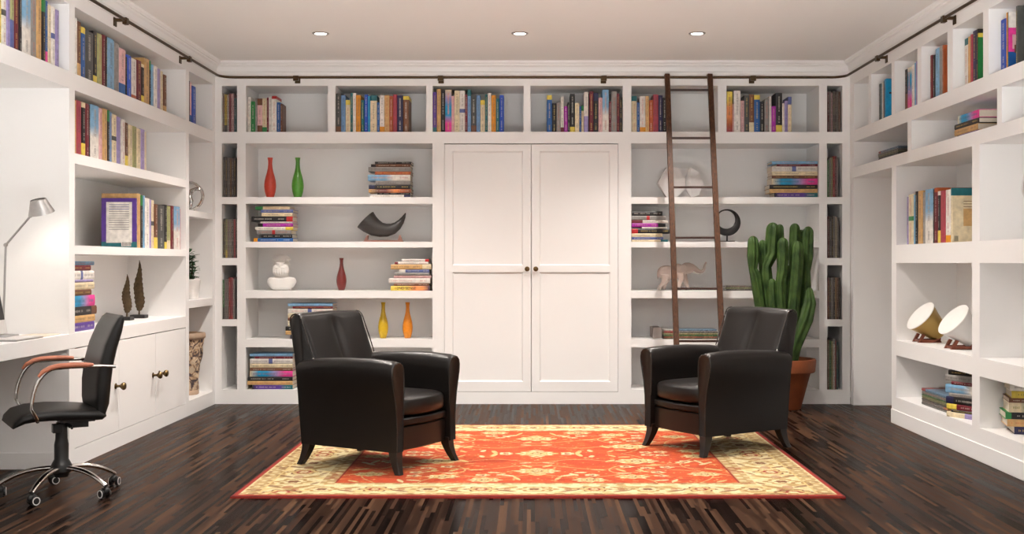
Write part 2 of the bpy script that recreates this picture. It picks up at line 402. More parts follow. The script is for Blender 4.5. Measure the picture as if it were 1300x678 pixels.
t = unit('bookcase', 'large white built-in bookcase on the right wall with deep square bays and tall plinth', 'bookcase', (XR, 7.3, 0), ps)
q = MB(); q.box(xr0-.007, xr0, NR, 8.96, 0, .11); q.build('baseboard', M_white, t, world=True, smooth=0, bevel=.003)
t = thing('wall_panelling', 'plain white recessed panel in the right corner between bookcases and cactus shadow', 'panelling', (3.05, YB-.07, 0))
q = MB(); q.box(X(1080), xr1, YB-.085, YB, 0, 2.0); q.build('panel', M_white, t, world=True, smooth=0)
q = MB(); q.box(xr1, xr1+.02, 8.96, YB, 0, 2.0); q.build('panel', M_white, t, world=True, smooth=0)

# ladder rail
t = thing('ladder_rail', 'dark bronze library ladder rail running round three walls below the ceiling moulding', 'rail', (0, YB-.08, 2.884))
o = .075; r0 = .13
pts = [(XL+o, YO, 2.884), (XL+o, 4.0, 2.884), (XL+o, YB-o-r0, 2.884)]
for k in range(1, 9):
    a = PI/2*k/8; pts.append((XL+o+r0-r0*math.cos(a), YB-o-r0+r0*math.sin(a), 2.884))
for k in range(0, 9):
    a = PI/2*k/8; pts.append((XR-o-r0+r0*math.sin(a), YB-o-r0+r0*math.cos(a), 2.884))
pts += [(XR-o, 4.0, 2.884), (XR-o, YO, 2.884)]
q = MB(); q.tube(pts, .011, 10); q.build('rail_bar', M_brass, t, world=True, smooth=60)
def bracket(px, py, ang):
    q = MB(); q.M = Matrix.Translation((px, py, 2.884)) @ Matrix.Rotation(ang, 4, 'Z')
    q.box(-.024, .024, -.0145, .0145, -.014, .014); q.box(-.012, .012, .0145, o-.008, -.010, .010); q.box(-.024, .024, o-.008, o, -.042, .016)
    q.box(-.024, .024, -.0145, .0145, -.030, -.014)
    q.build('bracket', M_brass, t, world=True, smooth=0, bevel=.002)
for px in (378, 560, 766, 954): bracket(X(px), YB-o, 0)
for D in (7.68, 9.11, 6.25): bracket(XL+o, D, PI/2)
for D in (9.08, 7.62, 6.16): bracket(XR-o, D, -PI/2)

# downlights
for i, (dx, dy) in enumerate(DOWNLIGHTS):
    row = ['back', 'second', 'third'][i//3]; side = ['left', 'middle', 'right'][i % 3]
    t = thing('ceiling_downlight', f'small round recessed ceiling downlight, {side} one of the {row} row', 'downlight', (dx, dy, CEIL), group='recessed ceiling downlights')
    q = MB(); q.lathe([(.046, -.002), (.046, -.006), (.062, -.006), (.066, -.002), (.066, 0), (.046, 0)], 32, cap=False)
    q.build('trim_ring', M_alu, t)
    q = MB(); q.lathe([(.046, -.0022), (.046, -.001)], 32); q.build('lens', M_glow, t)
    ld = bpy.data.lights.new('downlight_lamp', 'SPOT'); ld.energy = SPOT_W*(.34 if i % 3 == 1 else 1); ld.color = LIGHT_COL; ld.spot_size = math.radians(122); ld.spot_blend = 1.0; ld.shadow_soft_size = .035
    lo = bpy.data.objects.new('lamp', ld); COL.objects.link(lo); lo.parent = t; lo.location = (0, 0, -.03)

# ------------------------------------------------------------------ rug
def build_rug():
    x0, x1, y0, y1 = -1.597, 1.672, 6.062, 8.756
    cx, cy = (x0+x1)/2, (y0+y1)/2; hx, hy = (x1-x0)/2, (y1-y0)/2
    nx, ny = 600, 440
    gx = np.linspace(-hx, hx, nx); gy = np.linspace(-hy, hy, ny)
    Xg, Yg = np.meshgrid(gx, gy)
    rs = np.random.RandomState(11)
    def c(r, g, b): return np.array(rgb(r, g, b))
    red = c(224, 88, 30); red2 = c(208, 68, 20); cream = c(255, 236, 182); tan = c(196, 156, 92); brown = c(140, 84, 44); rust = c(168, 44, 22); gold = c(240, 208, 138)
    def noise(sx, sy, seed):
        r = np.random.RandomState(seed); g = r.rand(int(2*hy/sy)+3, int(2*hx/sx)+3)
        u = (Xg+hx)/sx; v = (Yg+hy)/sy; iu = u.astype(int); iv = v.astype(int); fu = u-iu; fv = v-iv
        fu = fu*fu*(3-2*fu); fv = fv*fv*(3-2*fv)
        return (g[iv, iu]*(1-fu)+g[iv, iu+1]*fu)*(1-fv)+(g[iv+1, iu]*(1-fu)+g[iv+1, iu+1]*fu)*fv
    n1 = noise(.05, .035, 1); n2 = noise(.16, .12, 2); n3 = noise(.02, .02, 3)
    img = np.zeros((ny, nx, 3)); img[:] = cream
    ax, ay = np.abs(Xg), np.abs(Yg)
    def put(mask, col, a=1.0):
        m = mask.astype(float)[..., None]*a; img[:] = img*(1-m)+col*m
    # border ground variation
    put((n1 > .62), gold, .7); put((n2*n1 > .45), tan, .6)
    def rosette(px, py, rx, ry, pet, cols, ph=0):
        for (sx, sy) in ((1, 1), (-1, 1), (1, -1), (-1, -1)):
            dx, dy = Xg-sx*px, Yg-sy*py
            th = np.arctan2(dy/ry, dx/rx)+ph*sx*sy; d = np.sqrt((dx/rx)**2+(dy/ry)**2)
            k = 1+.16*np.cos(pet*th)
            for frac, col in cols: put(d < frac*k, col)
    def leaf(px, py, l, wd, ang, col, a=1.0):
        for (sx, sy) in ((1, 1), (-1, 1), (1, -1), (-1, -1)):
            dx, dy = (Xg-sx*px)*sx, (Yg-sy*py)*sy
            u = dx*math.cos(ang)+dy*math.sin(ang); v = -dx*math.sin(ang)+dy*math.cos(ang)
            put((u/l)**2+(v/wd)**2 < 1, col, a)
    # border motifs: side borders wide, end borders narrow
    for k in range(5):
        py = .05+k*.30; rosette(1.38, py, .095, .075, 6, [(1.0, brown), (.86, gold), (.55, rust), (.3, cream)] if k % 2 == 0 else [(1.0, tan), (.7, cream), (.4, brown)])
        leaf(1.30, py+.15, .07, .022, .7, tan); leaf(1.47, py+.13, .07, .020, -.6, brown, .8); leaf(1.38, py+.16, .03, .05, 0, rust, .5)
        leaf(1.25, py+.05, .045, .014, 1.2, brown, .7); leaf(1.50, py+.02, .05, .014, 1.9, tan)
    for k in range(5):
        px = .02+k*.29; rosette(px, 1.165, .085, .062, 6, [(1.0, brown), (.85, gold), (.5, rust), (.25, cream)] if k % 2 else [(1.0, tan), (.7, cream), (.4, brown)])
        leaf(px+.14, 1.13, .06, .018, .5, tan); leaf(px+.15, 1.21, .06, .016, -.5, brown, .8); leaf(px+.145, 1.17, .02, .035, 0, rust, .5)
    # guard bands
    g1 = (ax > 1.500) & (ax < 1.590) | (ay > 1.270) & (ay < 1.315)
    put(g1, tan, .75); put(g1 & (np.sin(Xg*70)*np.sin(Yg*70) > .35), cream, .8); put(g1 & (n1 > .7), brown, .6)
    g2 = ((ax > 1.135) & (ax < 1.225) & (ay < 1.03)) | ((ay > .985) & (ay < 1.03) & (ax < 1.225))
    put(g2, tan, .8); put(g2 & (np.sin(Xg*66)*np.sin(Yg*66) > .3), cream, .8); put(g2 & (n1 > .72), rust, .5)
    # field
    fld = (ax < 1.135) & (ay < .985); keep = img.copy()
    put(np.ones_like(ax, bool), red); put(n2 > .55, red2, .6); put(n1 > .72, c(234, 112, 46), .6)
    # vines
    for (a0, f0, o0) in ((.10, 7, .32), (.12, 6, .70), (.07, 9, .50)):
        yy = o0+a0*np.sin(f0*ax+o0*9); put(np.abs(ay-yy) < .006, gold, .7)
    xx = .55+.12*np.sin(8*ay); put(np.abs(ax-xx) < .006, gold, .7)
    xx = .95+.07*np.sin(9*ay+1); put(np.abs(ax-xx) < .005, gold, .7)
    big = [(0, 0), (.62, .28), (0, .62), (.30, .90), (1.02, .10), (.98, .72), (.55, .80)]
    for i, (px, py) in enumerate(big):
        rosette(px, py, .125 if i < 3 else .09, .082 if i < 3 else .06, 8, [(1.0, gold), (.90, cream), (.70, tan), (.60, gold), (.30, brown), (.18, cream)])
    for k in range(46):
        px, py = rs.rand()*1.1, rs.rand()*.95
        if min(math.hypot(px-a, (py-b)*1.4) for a, b in big) < .15: continue
        if k % 3 == 0: rosette(px, py, .042, .030, 5, [(1.0, cream), (.45, rust)])
        else: leaf(px, py, .035+.03*rs.rand(), .011+.008*rs.rand(), rs.rand()*3, cream if k % 2 else gold, .95)
    cr = img[..., 1] > .30; put(cr & (n3 > .62), tan, .55); put(cr & (n3 < .16), brown, .45); put((n3 > .84) & (n1 > .5), gold, .5)
    img[~fld] = keep[~fld]
    edge = np.minimum(hx-ax, hy-ay)
    lineb = (np.abs(ax-1.135) < .006) & (ay < .985) | (np.abs(ay-.985) < .006) & (ax < 1.135)
    put(lineb, rust)
    put((np.abs(ax-1.5) < .006) & (ay < 1.27) | (np.abs(ay-1.27) < .005) & (ax < 1.5), gold)
    put(edge < .034, c(176, 44, 22)); put(edge < .012, c(120, 26, 18))
    img *= (0.53+.17*n3)[..., None]
    t = .014
    verts = np.zeros((ny, nx, 3)); verts[..., 0] = Xg; verts[..., 1] = Yg; verts[..., 2] = t-.004*(edge < .008)
    v = verts.reshape(-1, 3)
    idx = np.arange(ny*nx).reshape(ny, nx)
    fa = np.stack([idx[:-1, :-1], idx[:-1, 1:], idx[1:, 1:], idx[1:, :-1]], -1).reshape(-1, 4)
    ring = np.concatenate([idx[0, :], idx[1:, -1], idx[-1, -2::-1], idx[-2:0:-1, 0]])
    nb = len(ring); base = v[ring].copy(); base[:, 2] = 0.0005
    off = len(v); v = np.concatenate([v, base])
    j = np.arange(nb); k = (j+1) % nb
    fs = np.stack([ring[j], off+j, off+k, ring[k]], -1)
    fa = np.concatenate([fa, fs])
    me = bpy.data.meshes.new('rug'); me.from_pydata(v.tolist(), [], fa.tolist())
    at = me.color_attributes.new('Col', 'FLOAT_COLOR', 'POINT')
    cols = np.concatenate([img.reshape(-1, 3), np.tile(c(150, 34, 20), (nb, 1))]); cols = np.concatenate([cols, np.ones((len(cols), 1))], 1)
    at.data.foreach_set('color', cols.ravel()); me.materials.append(M_rug)
    me.polygons.foreach_set('use_smooth', [True]*len(me.polygons))
    ob = bpy.data.objects.new('rug', me); COL.objects.link(ob); ob.location = (cx, cy, 0.0)
    tag(ob, 'red oriental rug with cream floral border lying on the dark strip floor', 'rug')
build_rug()
RUG = .014

# ------------------------------------------------------------------ armchairs
def make_armchair():
    t = thing('armchair', '', 'armchair')
    arm_prof = [(.245,.128),(.303,.128),(.302,.24),(.306,.34),(.318,.43),(.336,.51),(.350,.57),(.352,.61),(.345,.638),(.325,.657),(.298,.664),(.270,.658),(.250,.642),(.239,.615),(.235,.57),(.236,.48),(.240,.35)]
    for s in (-1, 1):
        q = MB(); rings = []
        for (y, dz, k) in ((-.372, -.022, .93), (-.376, -.012, .975), (-.368, -.006, .995), (-.34, .0, 1), (-.20, .008, 1), (0, .006, 1), (.2, -.004, 1), (.335, -.02, 1), (.352, -.024, .97)):
            ring = []
            for (x, z) in arm_prof:
                cx_, cz_ = .290, .42
                xx = cx_+(x-cx_)*k; zz = cz_+(z-cz_)*(1-(1-k)*.35)
                f = max(0, (zz-.35)/.3); yy = y
                ring.append((s*xx, yy, zz+dz*f))
            rings.append(ring)
        q.loft(rings); q.build('armrest', M_leather, t, smooth=50)
        # piping along the front outline
        q = MB(); pp = [(s*(.290+(x-.290)*.99), -.372, .42+(z-.42)*.995-.009*max(0, (z-.35)/.3)) for x, z in arm_prof]
        q.tube(pp[1:]+[], .0042, 8); q.build('piping', M_piping, t, smooth=60)
    # backrest: side profile lofted across, with two soft lobes on its face
    q = MB(); rings = []
    n = 26
    for i in range(n+1):
        x = -.302+.604*i/n; e = abs(x)/.302
        lob = .012*math.cos(x/.302*PI*1.0)*-1 if e < 1 else 0
        lob = -.010*math.sin(min(1, e)*PI)+.012*math.exp(-(x/.03)**2)
        ed = max(0, (e-.93)/.07); top = -.014*ed**2-.004*(1-math.cos(x*9)); thin = 1-.10*ed**2
        front = [(.150,.30),(.185,.44),(.222,.56),(.262,.66),(.300,.75),(.335,.83),(.357,.885)]
        arc = [(.366,.912),(.384,.928),(.408,.932),(.432,.926),(.448,.908),(.452,.885)]
        rear = [(.436,.80),(.415,.68),(.392,.50),(.372,.32),(.352,.128),(.30,.128),(.20,.18)]
        ring = []
        for j, (y, z) in enumerate(front): ring.append((x, .39+(y+lob*(1 if 1 <= j <= 5 else .5)-.39)*thin, z+top*(z/.9)))
        for (y, z) in arc: ring.append((x, .39+(y-.39)*thin, z+top))
        for (y, z) in rear: ring.append((x, .39+(y-.39)*thin, z))
        rings.append(ring)
    q.loft(rings); q.build('backrest', M_leather, t, smooth=60)
    for s in (-1, 1):
        q = MB(); q.tube([(s*.299, .262, .655), (s*.299, .299, .75), (s*.299, .334, .83), (s*.299, .356, .885), (s*.298, .368, .906), (s*.297, .385, .918), (s*.297, .408, .922), (s*.297, .432, .916), (s*.298, .447, .90), (s*.299, .449, .87), (s*.300, .434, .80), (s*.3, .413, .68)], .0040, 8)
        q.build('piping', M_piping, t, smooth=60)
        q = MB(); q.superq((s*.300, .262, .652), (.007, .007, .007), 1, 1, 8, 12); q.build('piping_glint', M_chrome, t, smooth=60)  # chrome bead added to stand for the highlight on the piping
    # seat cushion, bulging forward in the middle
    q = MB()
    def bulge(x, y, z):
        y2 = y-(.045*(1-(x/.24)**2) if y < 0 else 0)*min(1, -y/.2 if y < 0 else 0)
        return x, y2, z*(1+.10*(1-(x/.24)**2)*(1-(y/.29)**2))
    q.superq((0, -.075, .385), (.237, .275, .068), .45, .22, 18, 48, fn=bulge); q.build('seat_cushion', M_leather, t, smooth=60)
    def front_strip(z0, z1, y, out, name):
        q = MB(); rings = []
        for i in range(17):
            x = -.243+.486*i/16; b = out*(1-(x/.243)**2); yy = y-b; r = min(.008, (z1-z0)/3)
            rings.append([(x, yy, z0+r), (x, yy, z1-r), (x, yy+r, z1), (x, yy+.04, z1), (x, yy+.04, z0), (x, yy+r, z0)])
        q.loft(rings); q.build(name, M_leather, t, smooth=40)
    front_strip(.275, .318, -.345, .030, 'seat_rail'); front_strip(.128, .270, -.338, .022, 'front_apron')
    q = MB(); q.box(-.243, .243, -.29, .30, .16, .30); q.build('seat_base', M_leather, t, smooth=0)
    for sx in (-1, 1):
        for sy in (-1, 1):
            q = MB(); rings = []
            for (z, k, hw) in ((.150, 0, .031), (.11, .002, .029), (.08, .010, .026), (.04, .024, .022), (0, .044, .019)):
                cx_, cy_ = sx*(.268+k*.55), sy*(.325 if sy > 0 else .335)+sy*k
                rings.append([(cx_-hw, cy_-hw, z), (cx_+hw, cy_-hw, z), (cx_+hw, cy_+hw, z), (cx_-hw, cy_+hw, z)])
            q.loft(rings); q.build('leg', M_legwood, t, smooth=40, bevel=.003)
    return t
ch1 = make_armchair(); ch1.location = (-.95, 7.095, RUG); ch1.rotation_euler.z = math.radians(60)
ch1['label'] = 'black leather armchair on the left half of the rug, facing right'
ch1['group'] = 'pair of black leather armchairs'
ch2 = copy_tree(ch1); ch2.location = (1.254, 7.708, RUG); ch2.rotation_euler.z = math.radians(-57)
ch2['label'] = 'black leather armchair on the right end of the rug, in front of the cactus'

# ------------------------------------------------------------------ office chair
def office_chair():
    t = thing('office_chair', 'black leather swivel office chair with chrome arms and five castors by the desk', 'office chair', (-2.540, 6.18, 0), math.radians(-57.7))
    base_rot = math.radians(57.7)
    # seat: side profile lofted across width
    def shell(name, prof_c, half, th, mt, taper=None):
        # prof_c list of (y,z, thickness); lofted with rounded edges
        q = MB(); rings = []; n = 20
        for i in range(n+1):
            u = -1+2*i/n; x = half*math.copysign(1-(1-abs(u))**1.6, u) if abs(u) > 0 else 0
            e = abs(u); k = math.sqrt(max(0.0, 1-e**5)) if e < 1 else 0.08
            k = max(k, .10); up = []; dn = []
            for j, (y, z, tt) in enumerate(prof_c):
                a = prof_c[max(j-1, 0)]; b = prof_c[min(j+1, len(prof_c)-1)]
                ty, tz = b[0]-a[0], b[1]-a[1]; L_ = math.hypot(ty, tz); ny_, nz_ = -tz/L_, ty/L_
                w_ = taper[j] if taper else 1
                dish = -.010*math.cos(u*PI/2)
                up.append((x*w_, y+ny_*(tt*k+dish), z+nz_*(tt*k+dish))); dn.append((x*w_, y-ny_*tt*k, z-nz_*tt*k))
            rings.append(up+list(reversed(dn)))
        q.loft(rings); return q.build(name, mt, t, smooth=60)
    seat = [(.190, .435, .012), (.17, .432, .026), (.14, .438, .032), (.05, .446, .034), (-.06, .452, .034), (-.16, .450, .032), (-.22, .438, .028), (-.252, .415, .020), (-.268, .395, .008)]
    shell('seat', seat, .235, 1, M_leather2, [.86, .93, .98, 1, 1, 1, .97, .90, .80])
    for yy in (.06, -.12):
        q = MB(); q.tube([(-.19, yy, .474), (-.1, yy, .472), (0, yy, .469), (.1, yy, .472), (.19, yy, .474)], .004, 6); q.build('seam', M_piping, t, smooth=60)
    back = [(.150, .425, .014), (.166, .445, .026), (.172, .50, .040), (.176, .60, .043), (.188, .70, .043), (.212, .80, .040), (.244, .89, .034), (.266, .945, .024), (.276, .968, .008)]
    shell('backrest', back, .225, 1, M_leather2, [.90, .94, .97, 1, 1, 1, .99, .94, .86])
    q = MB(); q.tube([(-.20, .144, .70), (-.1, .151, .70), (0, .155, .70), (.1, .151, .70), (.20, .144, .70)], .004, 6); q.build('seam', M_piping, t, smooth=60)
    # arms
    for s in (-1, 1):
        x = s*.262; pts = [(s*.225, -.155, .435), (s*.25, -.16, .432), (x, -.165, .45)]
        for k in range(0, 9):
            a = PI*.5*k/8; pts.append((x, -.190+.12*(1-math.cos(a))+.0, .50+.205*math.sin(a)))
        pts += [(x, .0, .708), (x, .16, .706), (x, .225, .700)]
        q = MB(); q.tube(pts, .0095, 10); q.tube([(x, .212, .700), (s*.218, .218, .700)], .010, 10); q.build('arm_tube', M_chrome, t, smooth=60)
        pad = [(x, -.158, .664), (x, -.135, .690), (x, -.10, .708), (x, -.06, .716), (x, .0, .718), (x, .07, .716), (x, .11, .714)]
        q = MB(); q.tube(pad, [.010, .016, .0175, .018, .018, .017, .012], 12, sec=lambda a: (math.cos(a)*1.25, math.sin(a)*.75)); q.build('armrest_pad', M_copperwood, t, smooth=60)
    # mechanism, lift, hub
    q = MB(); q.box(-.075, .075, -.02, .16, .392, .418); q.box(-.05, .05, .03, .13, .36, .392); q.box(.055, .10, -.06, -.01, .345, .392); q.tube([(.06, .02, .385), (.17, .02, .385), (.21, .015, .38)], .007, 8)
    q.build('tilt_mechanism', M_blackpl, t, smooth=0, bevel=.006)
    q = MB(); q.lathe([(.026, .39), (.030, .375), (.031, .30), (.034, .285), (.037, .27), (.037, .19), (.048, .17), (.055, .155), (.055, .125), (.042, .115), (.036, .095)], 32, (0, .08-.08, 0)); q.build('gas_lift', M_blackpl, t, smooth=35)
    for k in range(5):
        a = math.radians(-95+72*k)+base_rot
        dx, dy = math.cos(a), math.sin(a)
        lg = MB(); pts = []; rr = []
        for i in range(11):
            u = i/10; r_ = .045+.265*u; z = .145-.002*u-.075*u**2.4
            pts.append((dx*r_, dy*r_, z)); rr.append(.017-.004*u)
        lg.tube(pts, rr, 12, sec=lambda a_: (math.cos(a_)*1.15, math.sin(a_)*.8)); l = lg.build('leg', M_chrome, t, smooth=60)
        cx_, cy_ = dx*.305, dy*.305; ang = [.4, 2.0, 1.0, .2, 1.4][k]
        q = MB(); q.M = Matrix.Translation((cx_, cy_, 0)) @ Matrix.Rotation(ang, 4, 'Z')
        q.tube([(0, 0, .072), (0, 0, .050)], .008, 8)
        q.superq((0, .0, .040), (.018, .027, .020), .7, .7, 8, 16)
        for s in (-1, 1):
            q.M = Matrix.Translation((cx_, cy_, 0)) @ Matrix.Rotation(ang, 4, 'Z') @ Matrix.Translation((s*.017, .008, .0262)) @ Matrix.Rotation(PI/2, 4, 'Y')
            q.lathe([(.018, -.009), (.0255, -.007), (.026, 0), (.0255, .007), (.018, .009)], 20)
        ca = q.build('castor', M_blackpl, t, smooth=45)
        for s in (-1, 1):
            q = MB(); q.M = Matrix.Translation((cx_, cy_, 0)) @ Matrix.Rotation(ang, 4, 'Z') @ Matrix.Translation((s*.0265, .008, .0262)) @ Matrix.Rotation(PI/2, 4, 'Y')
            q.lathe([(.0165, -.0012), (.0215, -.0012), (.0215, .0012), (.0165, .0012)], 20, cap=False)
            q.build('wheel_trim', M_whitepl, ca, smooth=45)
office_chair()

# ------------------------------------------------------------------ ladder
def ladder():
    cxl = 1.379; fD = 9.22
    t = thing('library_ladder', 'dark walnut rolling library ladder leaning on the rail right of the wardrobe', 'ladder', (cxl, fD, 0))
    def Dz(z): return 10.012-.2757*(2.884-z)
    for s in (-1, 1):
        q = MB(); rings = []
        for z in (0.0, 2.905):
            d = Dz(z) - .012; x = cxl+s*.187
            rings.append([(x-.022, d-.034, z), (x+.022, d-.034, z), (x+.022, d+.010, z), (x-.022, d+.010, z)])
        q.loft(rings); q.build('rail', M_ladder, t, world=True, smooth=0, bevel=.004)
        q = MB(); x = cxl+s*.187; q.box(x-.018, x+.018, 9.990, 10.066, 2.8965, 2.908); q.box(x-.018, x+.018, 10.0635, 10.072, 2.880, 2.8965); q.build('hook', M_brass, t, world=True, smooth=0)
    for py in (114.5, 175.5, 237.8, 301.8, 366.3, 433):
        z = 1.5
        for _ in range(20): z = EYE+(VY-py)*(Dz(z)-.02)/F
        q = MB(); d = Dz(z)-.024; q.box(cxl-.168, cxl+.168, d-.018, d+.014, z-.009, z+.009); q.build('rung', M_rung, t, world=True, smooth=0, bevel=.003)
        last = z
    for k in (1,):
        z = last-.40; q = MB(); d = Dz(z)-.024; q.box(cxl-.168, cxl+.168, d-.018, d+.014, z-.009, z+.009); q.build('rung', M_rung, t, world=True, smooth=0, bevel=.003)
ladder()

# ------------------------------------------------------------------ cactus
def cactus():
    c = (2.17, 9.82)
    t = thing('potted_cactus', 'tall green columnar cactus with many stems in a terracotta pot, behind the right armchair', 'cactus', (c[0], c[1], 0))
    q = MB(); q.lathe([(.145, 0), (.150, .006), (.152, .02), (.228, .31), (.232, .315), (.262, .318), (.268, .325), (.275, .42), (.270, .430), (.252, .430), (.246, .42), (.232, .36)], 48, cap=True)
    p = q.build('pot', M_terra, t, smooth=35)
    q = MB(); q.lathe([(.236, .38), (.238, .395), (.12, .402), (.01, .405)], 32); q.build('soil', M_soil, p, smooth=40)
    sc = F/9.75
    def stem(pts, r, name='stem', wob=0):
        # pts: (px, py, dy) ; ribbed column with necks
        W = [((px-VX)*(c[1]+dy)/F-c[0], dy, EYE+(VY-py)*(c[1]+dy)/F, k) for px, py, dy, k in pts]
        # resample
        out = []
        for i in range(len(W)-1):
            a, b = W[i], W[i+1]; n = 6
            for j in range(n):
                u = j/n; out.append(tuple(a[m]+(b[m]-a[m])*u for m in range(4)))
        out.append(W[-1])
        # rounded top
        top = out[-1]; R = r*top[3]; L0 = len(out)
        pl = [(o[0], o[1], o[2]) for o in out]; rr = [r*o[3] for o in out]
        for u in (.25, .5, .7, .85, .95, .995):
            pl.append((top[0], top[1], top[2]+R*1.35*u)); rr.append(R*math.sqrt(1-u*u))
        q = MB(); q.tube(pl, rr, 36, sec=lambda a: (math.cos(a)*(1+.17*math.cos(6*a+wob)), math.sin(a)*(1+.17*math.cos(6*a+wob))))
        q.build(name, M_cactus, t, smooth=70)
    stem([(990, 450, .0, .7), (978, 400, -.03, .95), (972, 350, -.04, 1.0), (972, 338, -.04, .86), (979, 322, -.03, 1.05), (981, 292, -.03, 1.0)], .048)
    stem([(985, 452, -.05, .7), (966, 400, -.07, .9), (959, 350, -.08, 1.0), (956, 342, -.08, .80), (956, 325, -.08, 1.12), (956, 308, -.08, 1.0)], .042, wob=1)
    stem([(983, 420, -.02, .8), (972, 380, -.02, .9), (968, 340, -.02, .8), (968, 325, -.02, 1.0), (968, 311, -.02, .9)], .036, wob=2)
    stem([(998, 440, .08, .9), (994, 380, .08, 1.0), (991, 330, .06, .9), (990, 305, .05, 1.0), (990, 291, .05, .9)], .036, wob=1)
    stem([(1000, 452, -.12, .8), (992, 405, -.13, .95), (990, 360, -.14, .80), (993, 345, -.14, .95), (994, 325, -.14, 1.05), (994, 310, -.14, 1.0)], .041, wob=.5)
    stem([(1000, 452, .02, .8), (1006, 390, .03, 1.0), (1008, 340, .04, .95), (1009, 305, .05, 1.0), (1009, 291, .05, .9)], .042)
    stem([(1006, 440, .08, .8), (1014, 380, .1, 1.0), (1017, 330, .11, .9), (1017, 298, .11, .9)], .036, wob=1)
    stem([(1004, 456, -.08, .8), (1005, 405, -.12, 1.05), (1009, 360, -.13, 1.0), (1011, 335, -.13, 1.05), (1012, 315, -.13, .95)], .048, wob=2)
    stem([(1008, 458, -.02, .75), (1017, 410, -.03, 1.0), (1023, 365, -.03, .95), (1023, 345, -.03, .80), (1025, 325, -.03, 1.05), (1026, 296, -.03, .95)], .045, wob=1)
    stem([(1003, 460, -.1, .75), (1013, 430, -.12, 1.05), (1023, 405, -.12, 1.15), (1028, 385, -.11, 1.0), (1027, 372, -.10, .7)], .052)
    stem([(996, 458, -.1, .7), (985, 420, -.12, .9), (981, 385, -.12, .95), (980, 360, -.12, .75)], .042, wob=1)
    stem([(997, 458, .0, .9), (999, 430, .02, 1.1), (1000, 380, .03, 1.1), (1000, 345, .03, .9)], .045)
cactus()

# ------------------------------------------------------------------ ornaments on the back wall
def bottle_vase(px, base_py, H, wpx, mt, label, dy=.16):
    D = YB+dy; x = (px-VX)*D/F; k = wpx/2*D/F
    z = {250: 1.835, 369: 1.004, 431: .573}[base_py]+.0008
    q = MB()
    pr = [(.55, 0), (.62, .012), (.72, .06), (.90, .16), (1.0, .27), (1.0, .33), (.92, .43), (.74, .54), (.54, .64), (.40, .74), (.34, .84), (.35, .92), (.42, .98), (.46, 1.0), (.38, 1.0), (.30, .93), (.28, .8)]
    q.lathe([(r*k, zz*H) for r, zz in pr], 36); o = q.build('vase', mt, None, (x, D, z+.0008), smooth=60)
    return tag(o, label, 'vase', 'bottle vases in the back bookcases')
bottle_vase(343, 250, .362, 15, vase_mat('red_orange_glaze', rgb(214, 66, 40)), 'orange-red bottle vase on the top shelf of back bookcase, left of the green one')
bottle_vase(378, 250, .362, 15, vase_mat('green_glaze', rgb(84, 158, 44)), 'green bottle vase on the top shelf of the back left bookcase')
bottle_vase(433.5, 369, .290, 12.5, vase_mat('dark_red_glaze', rgb(122, 42, 38)), 'dark red bottle vase on shelf between the white bust and a book stack')
bottle_vase(486.5, 431, .322, 12.8, vase_mat('mustard_glaze', rgb(216, 178, 20)), 'mustard yellow bottle vase above the left armchair arm')
bottle_vase(517.5, 431, .322, 12.8, vase_mat('orange_glaze', rgb(240, 146, 24)), 'bright orange bottle vase, right of the mustard yellow one')

def horn():
    D = YB+.17; s = D/F
    o = P(487, 306.9, D); z0 = 1.439
    t = thing('horn_ornament', 'dark curved animal horn on a pinkish wooden stand, middle shelf of back left bookcase', 'ornament', (o.x, D, z0+.0008))
    def L(zx, zy): # zoom coordinates -> local
        px, py = 400+zx/5.213, 185+zy/5.213
        return ((px-VX)*s-o.x, 0, EYE+(VY-py)*s-z0+.004)
    cl = [(333, 493, 74), (362, 522, 66), (398, 546, 58), (438, 560, 48), (478, 562, 43), (515, 553, 37), (545, 533, 29), (570, 505, 20), (588, 474, 11), (599, 449, 3)]
    q = MB(); q.tube([L(a, b) for a, b, c in cl], [c/5.213*s for a, b, c in cl], 28); q.build('horn', M_horn, t, smooth=50)
    q = MB(); a0 = L(320, 628)[0]; a1 = L(585, 628)[0]
    q.prism([(a0, 0), (a1, 0), (a1-.008, .014), (a0+.02, .018)], 'y', -.045, .045)
    q.prism([(a0+.010, .012), (a0+.035, .012), (a0+.045, .060), (a0+.035, .060)], 'y', -.040, -.030); q.prism([(a0+.010, .012), (a0+.035, .012), (a0+.045, .060), (a0+.035, .060)], 'y', .030, .040)
    q.prism([(a1-.05, .012), (a1-.012, .012), (a1-.028, .062), (a1-.036, .062)], 'y', -.035, -.026); q.prism([(a1-.05, .012), (a1-.012, .012), (a1-.028, .062), (a1-.036, .062)], 'y', .026, .035)
    q.build('stand', M_pinkwood, t, smooth=0)
horn()

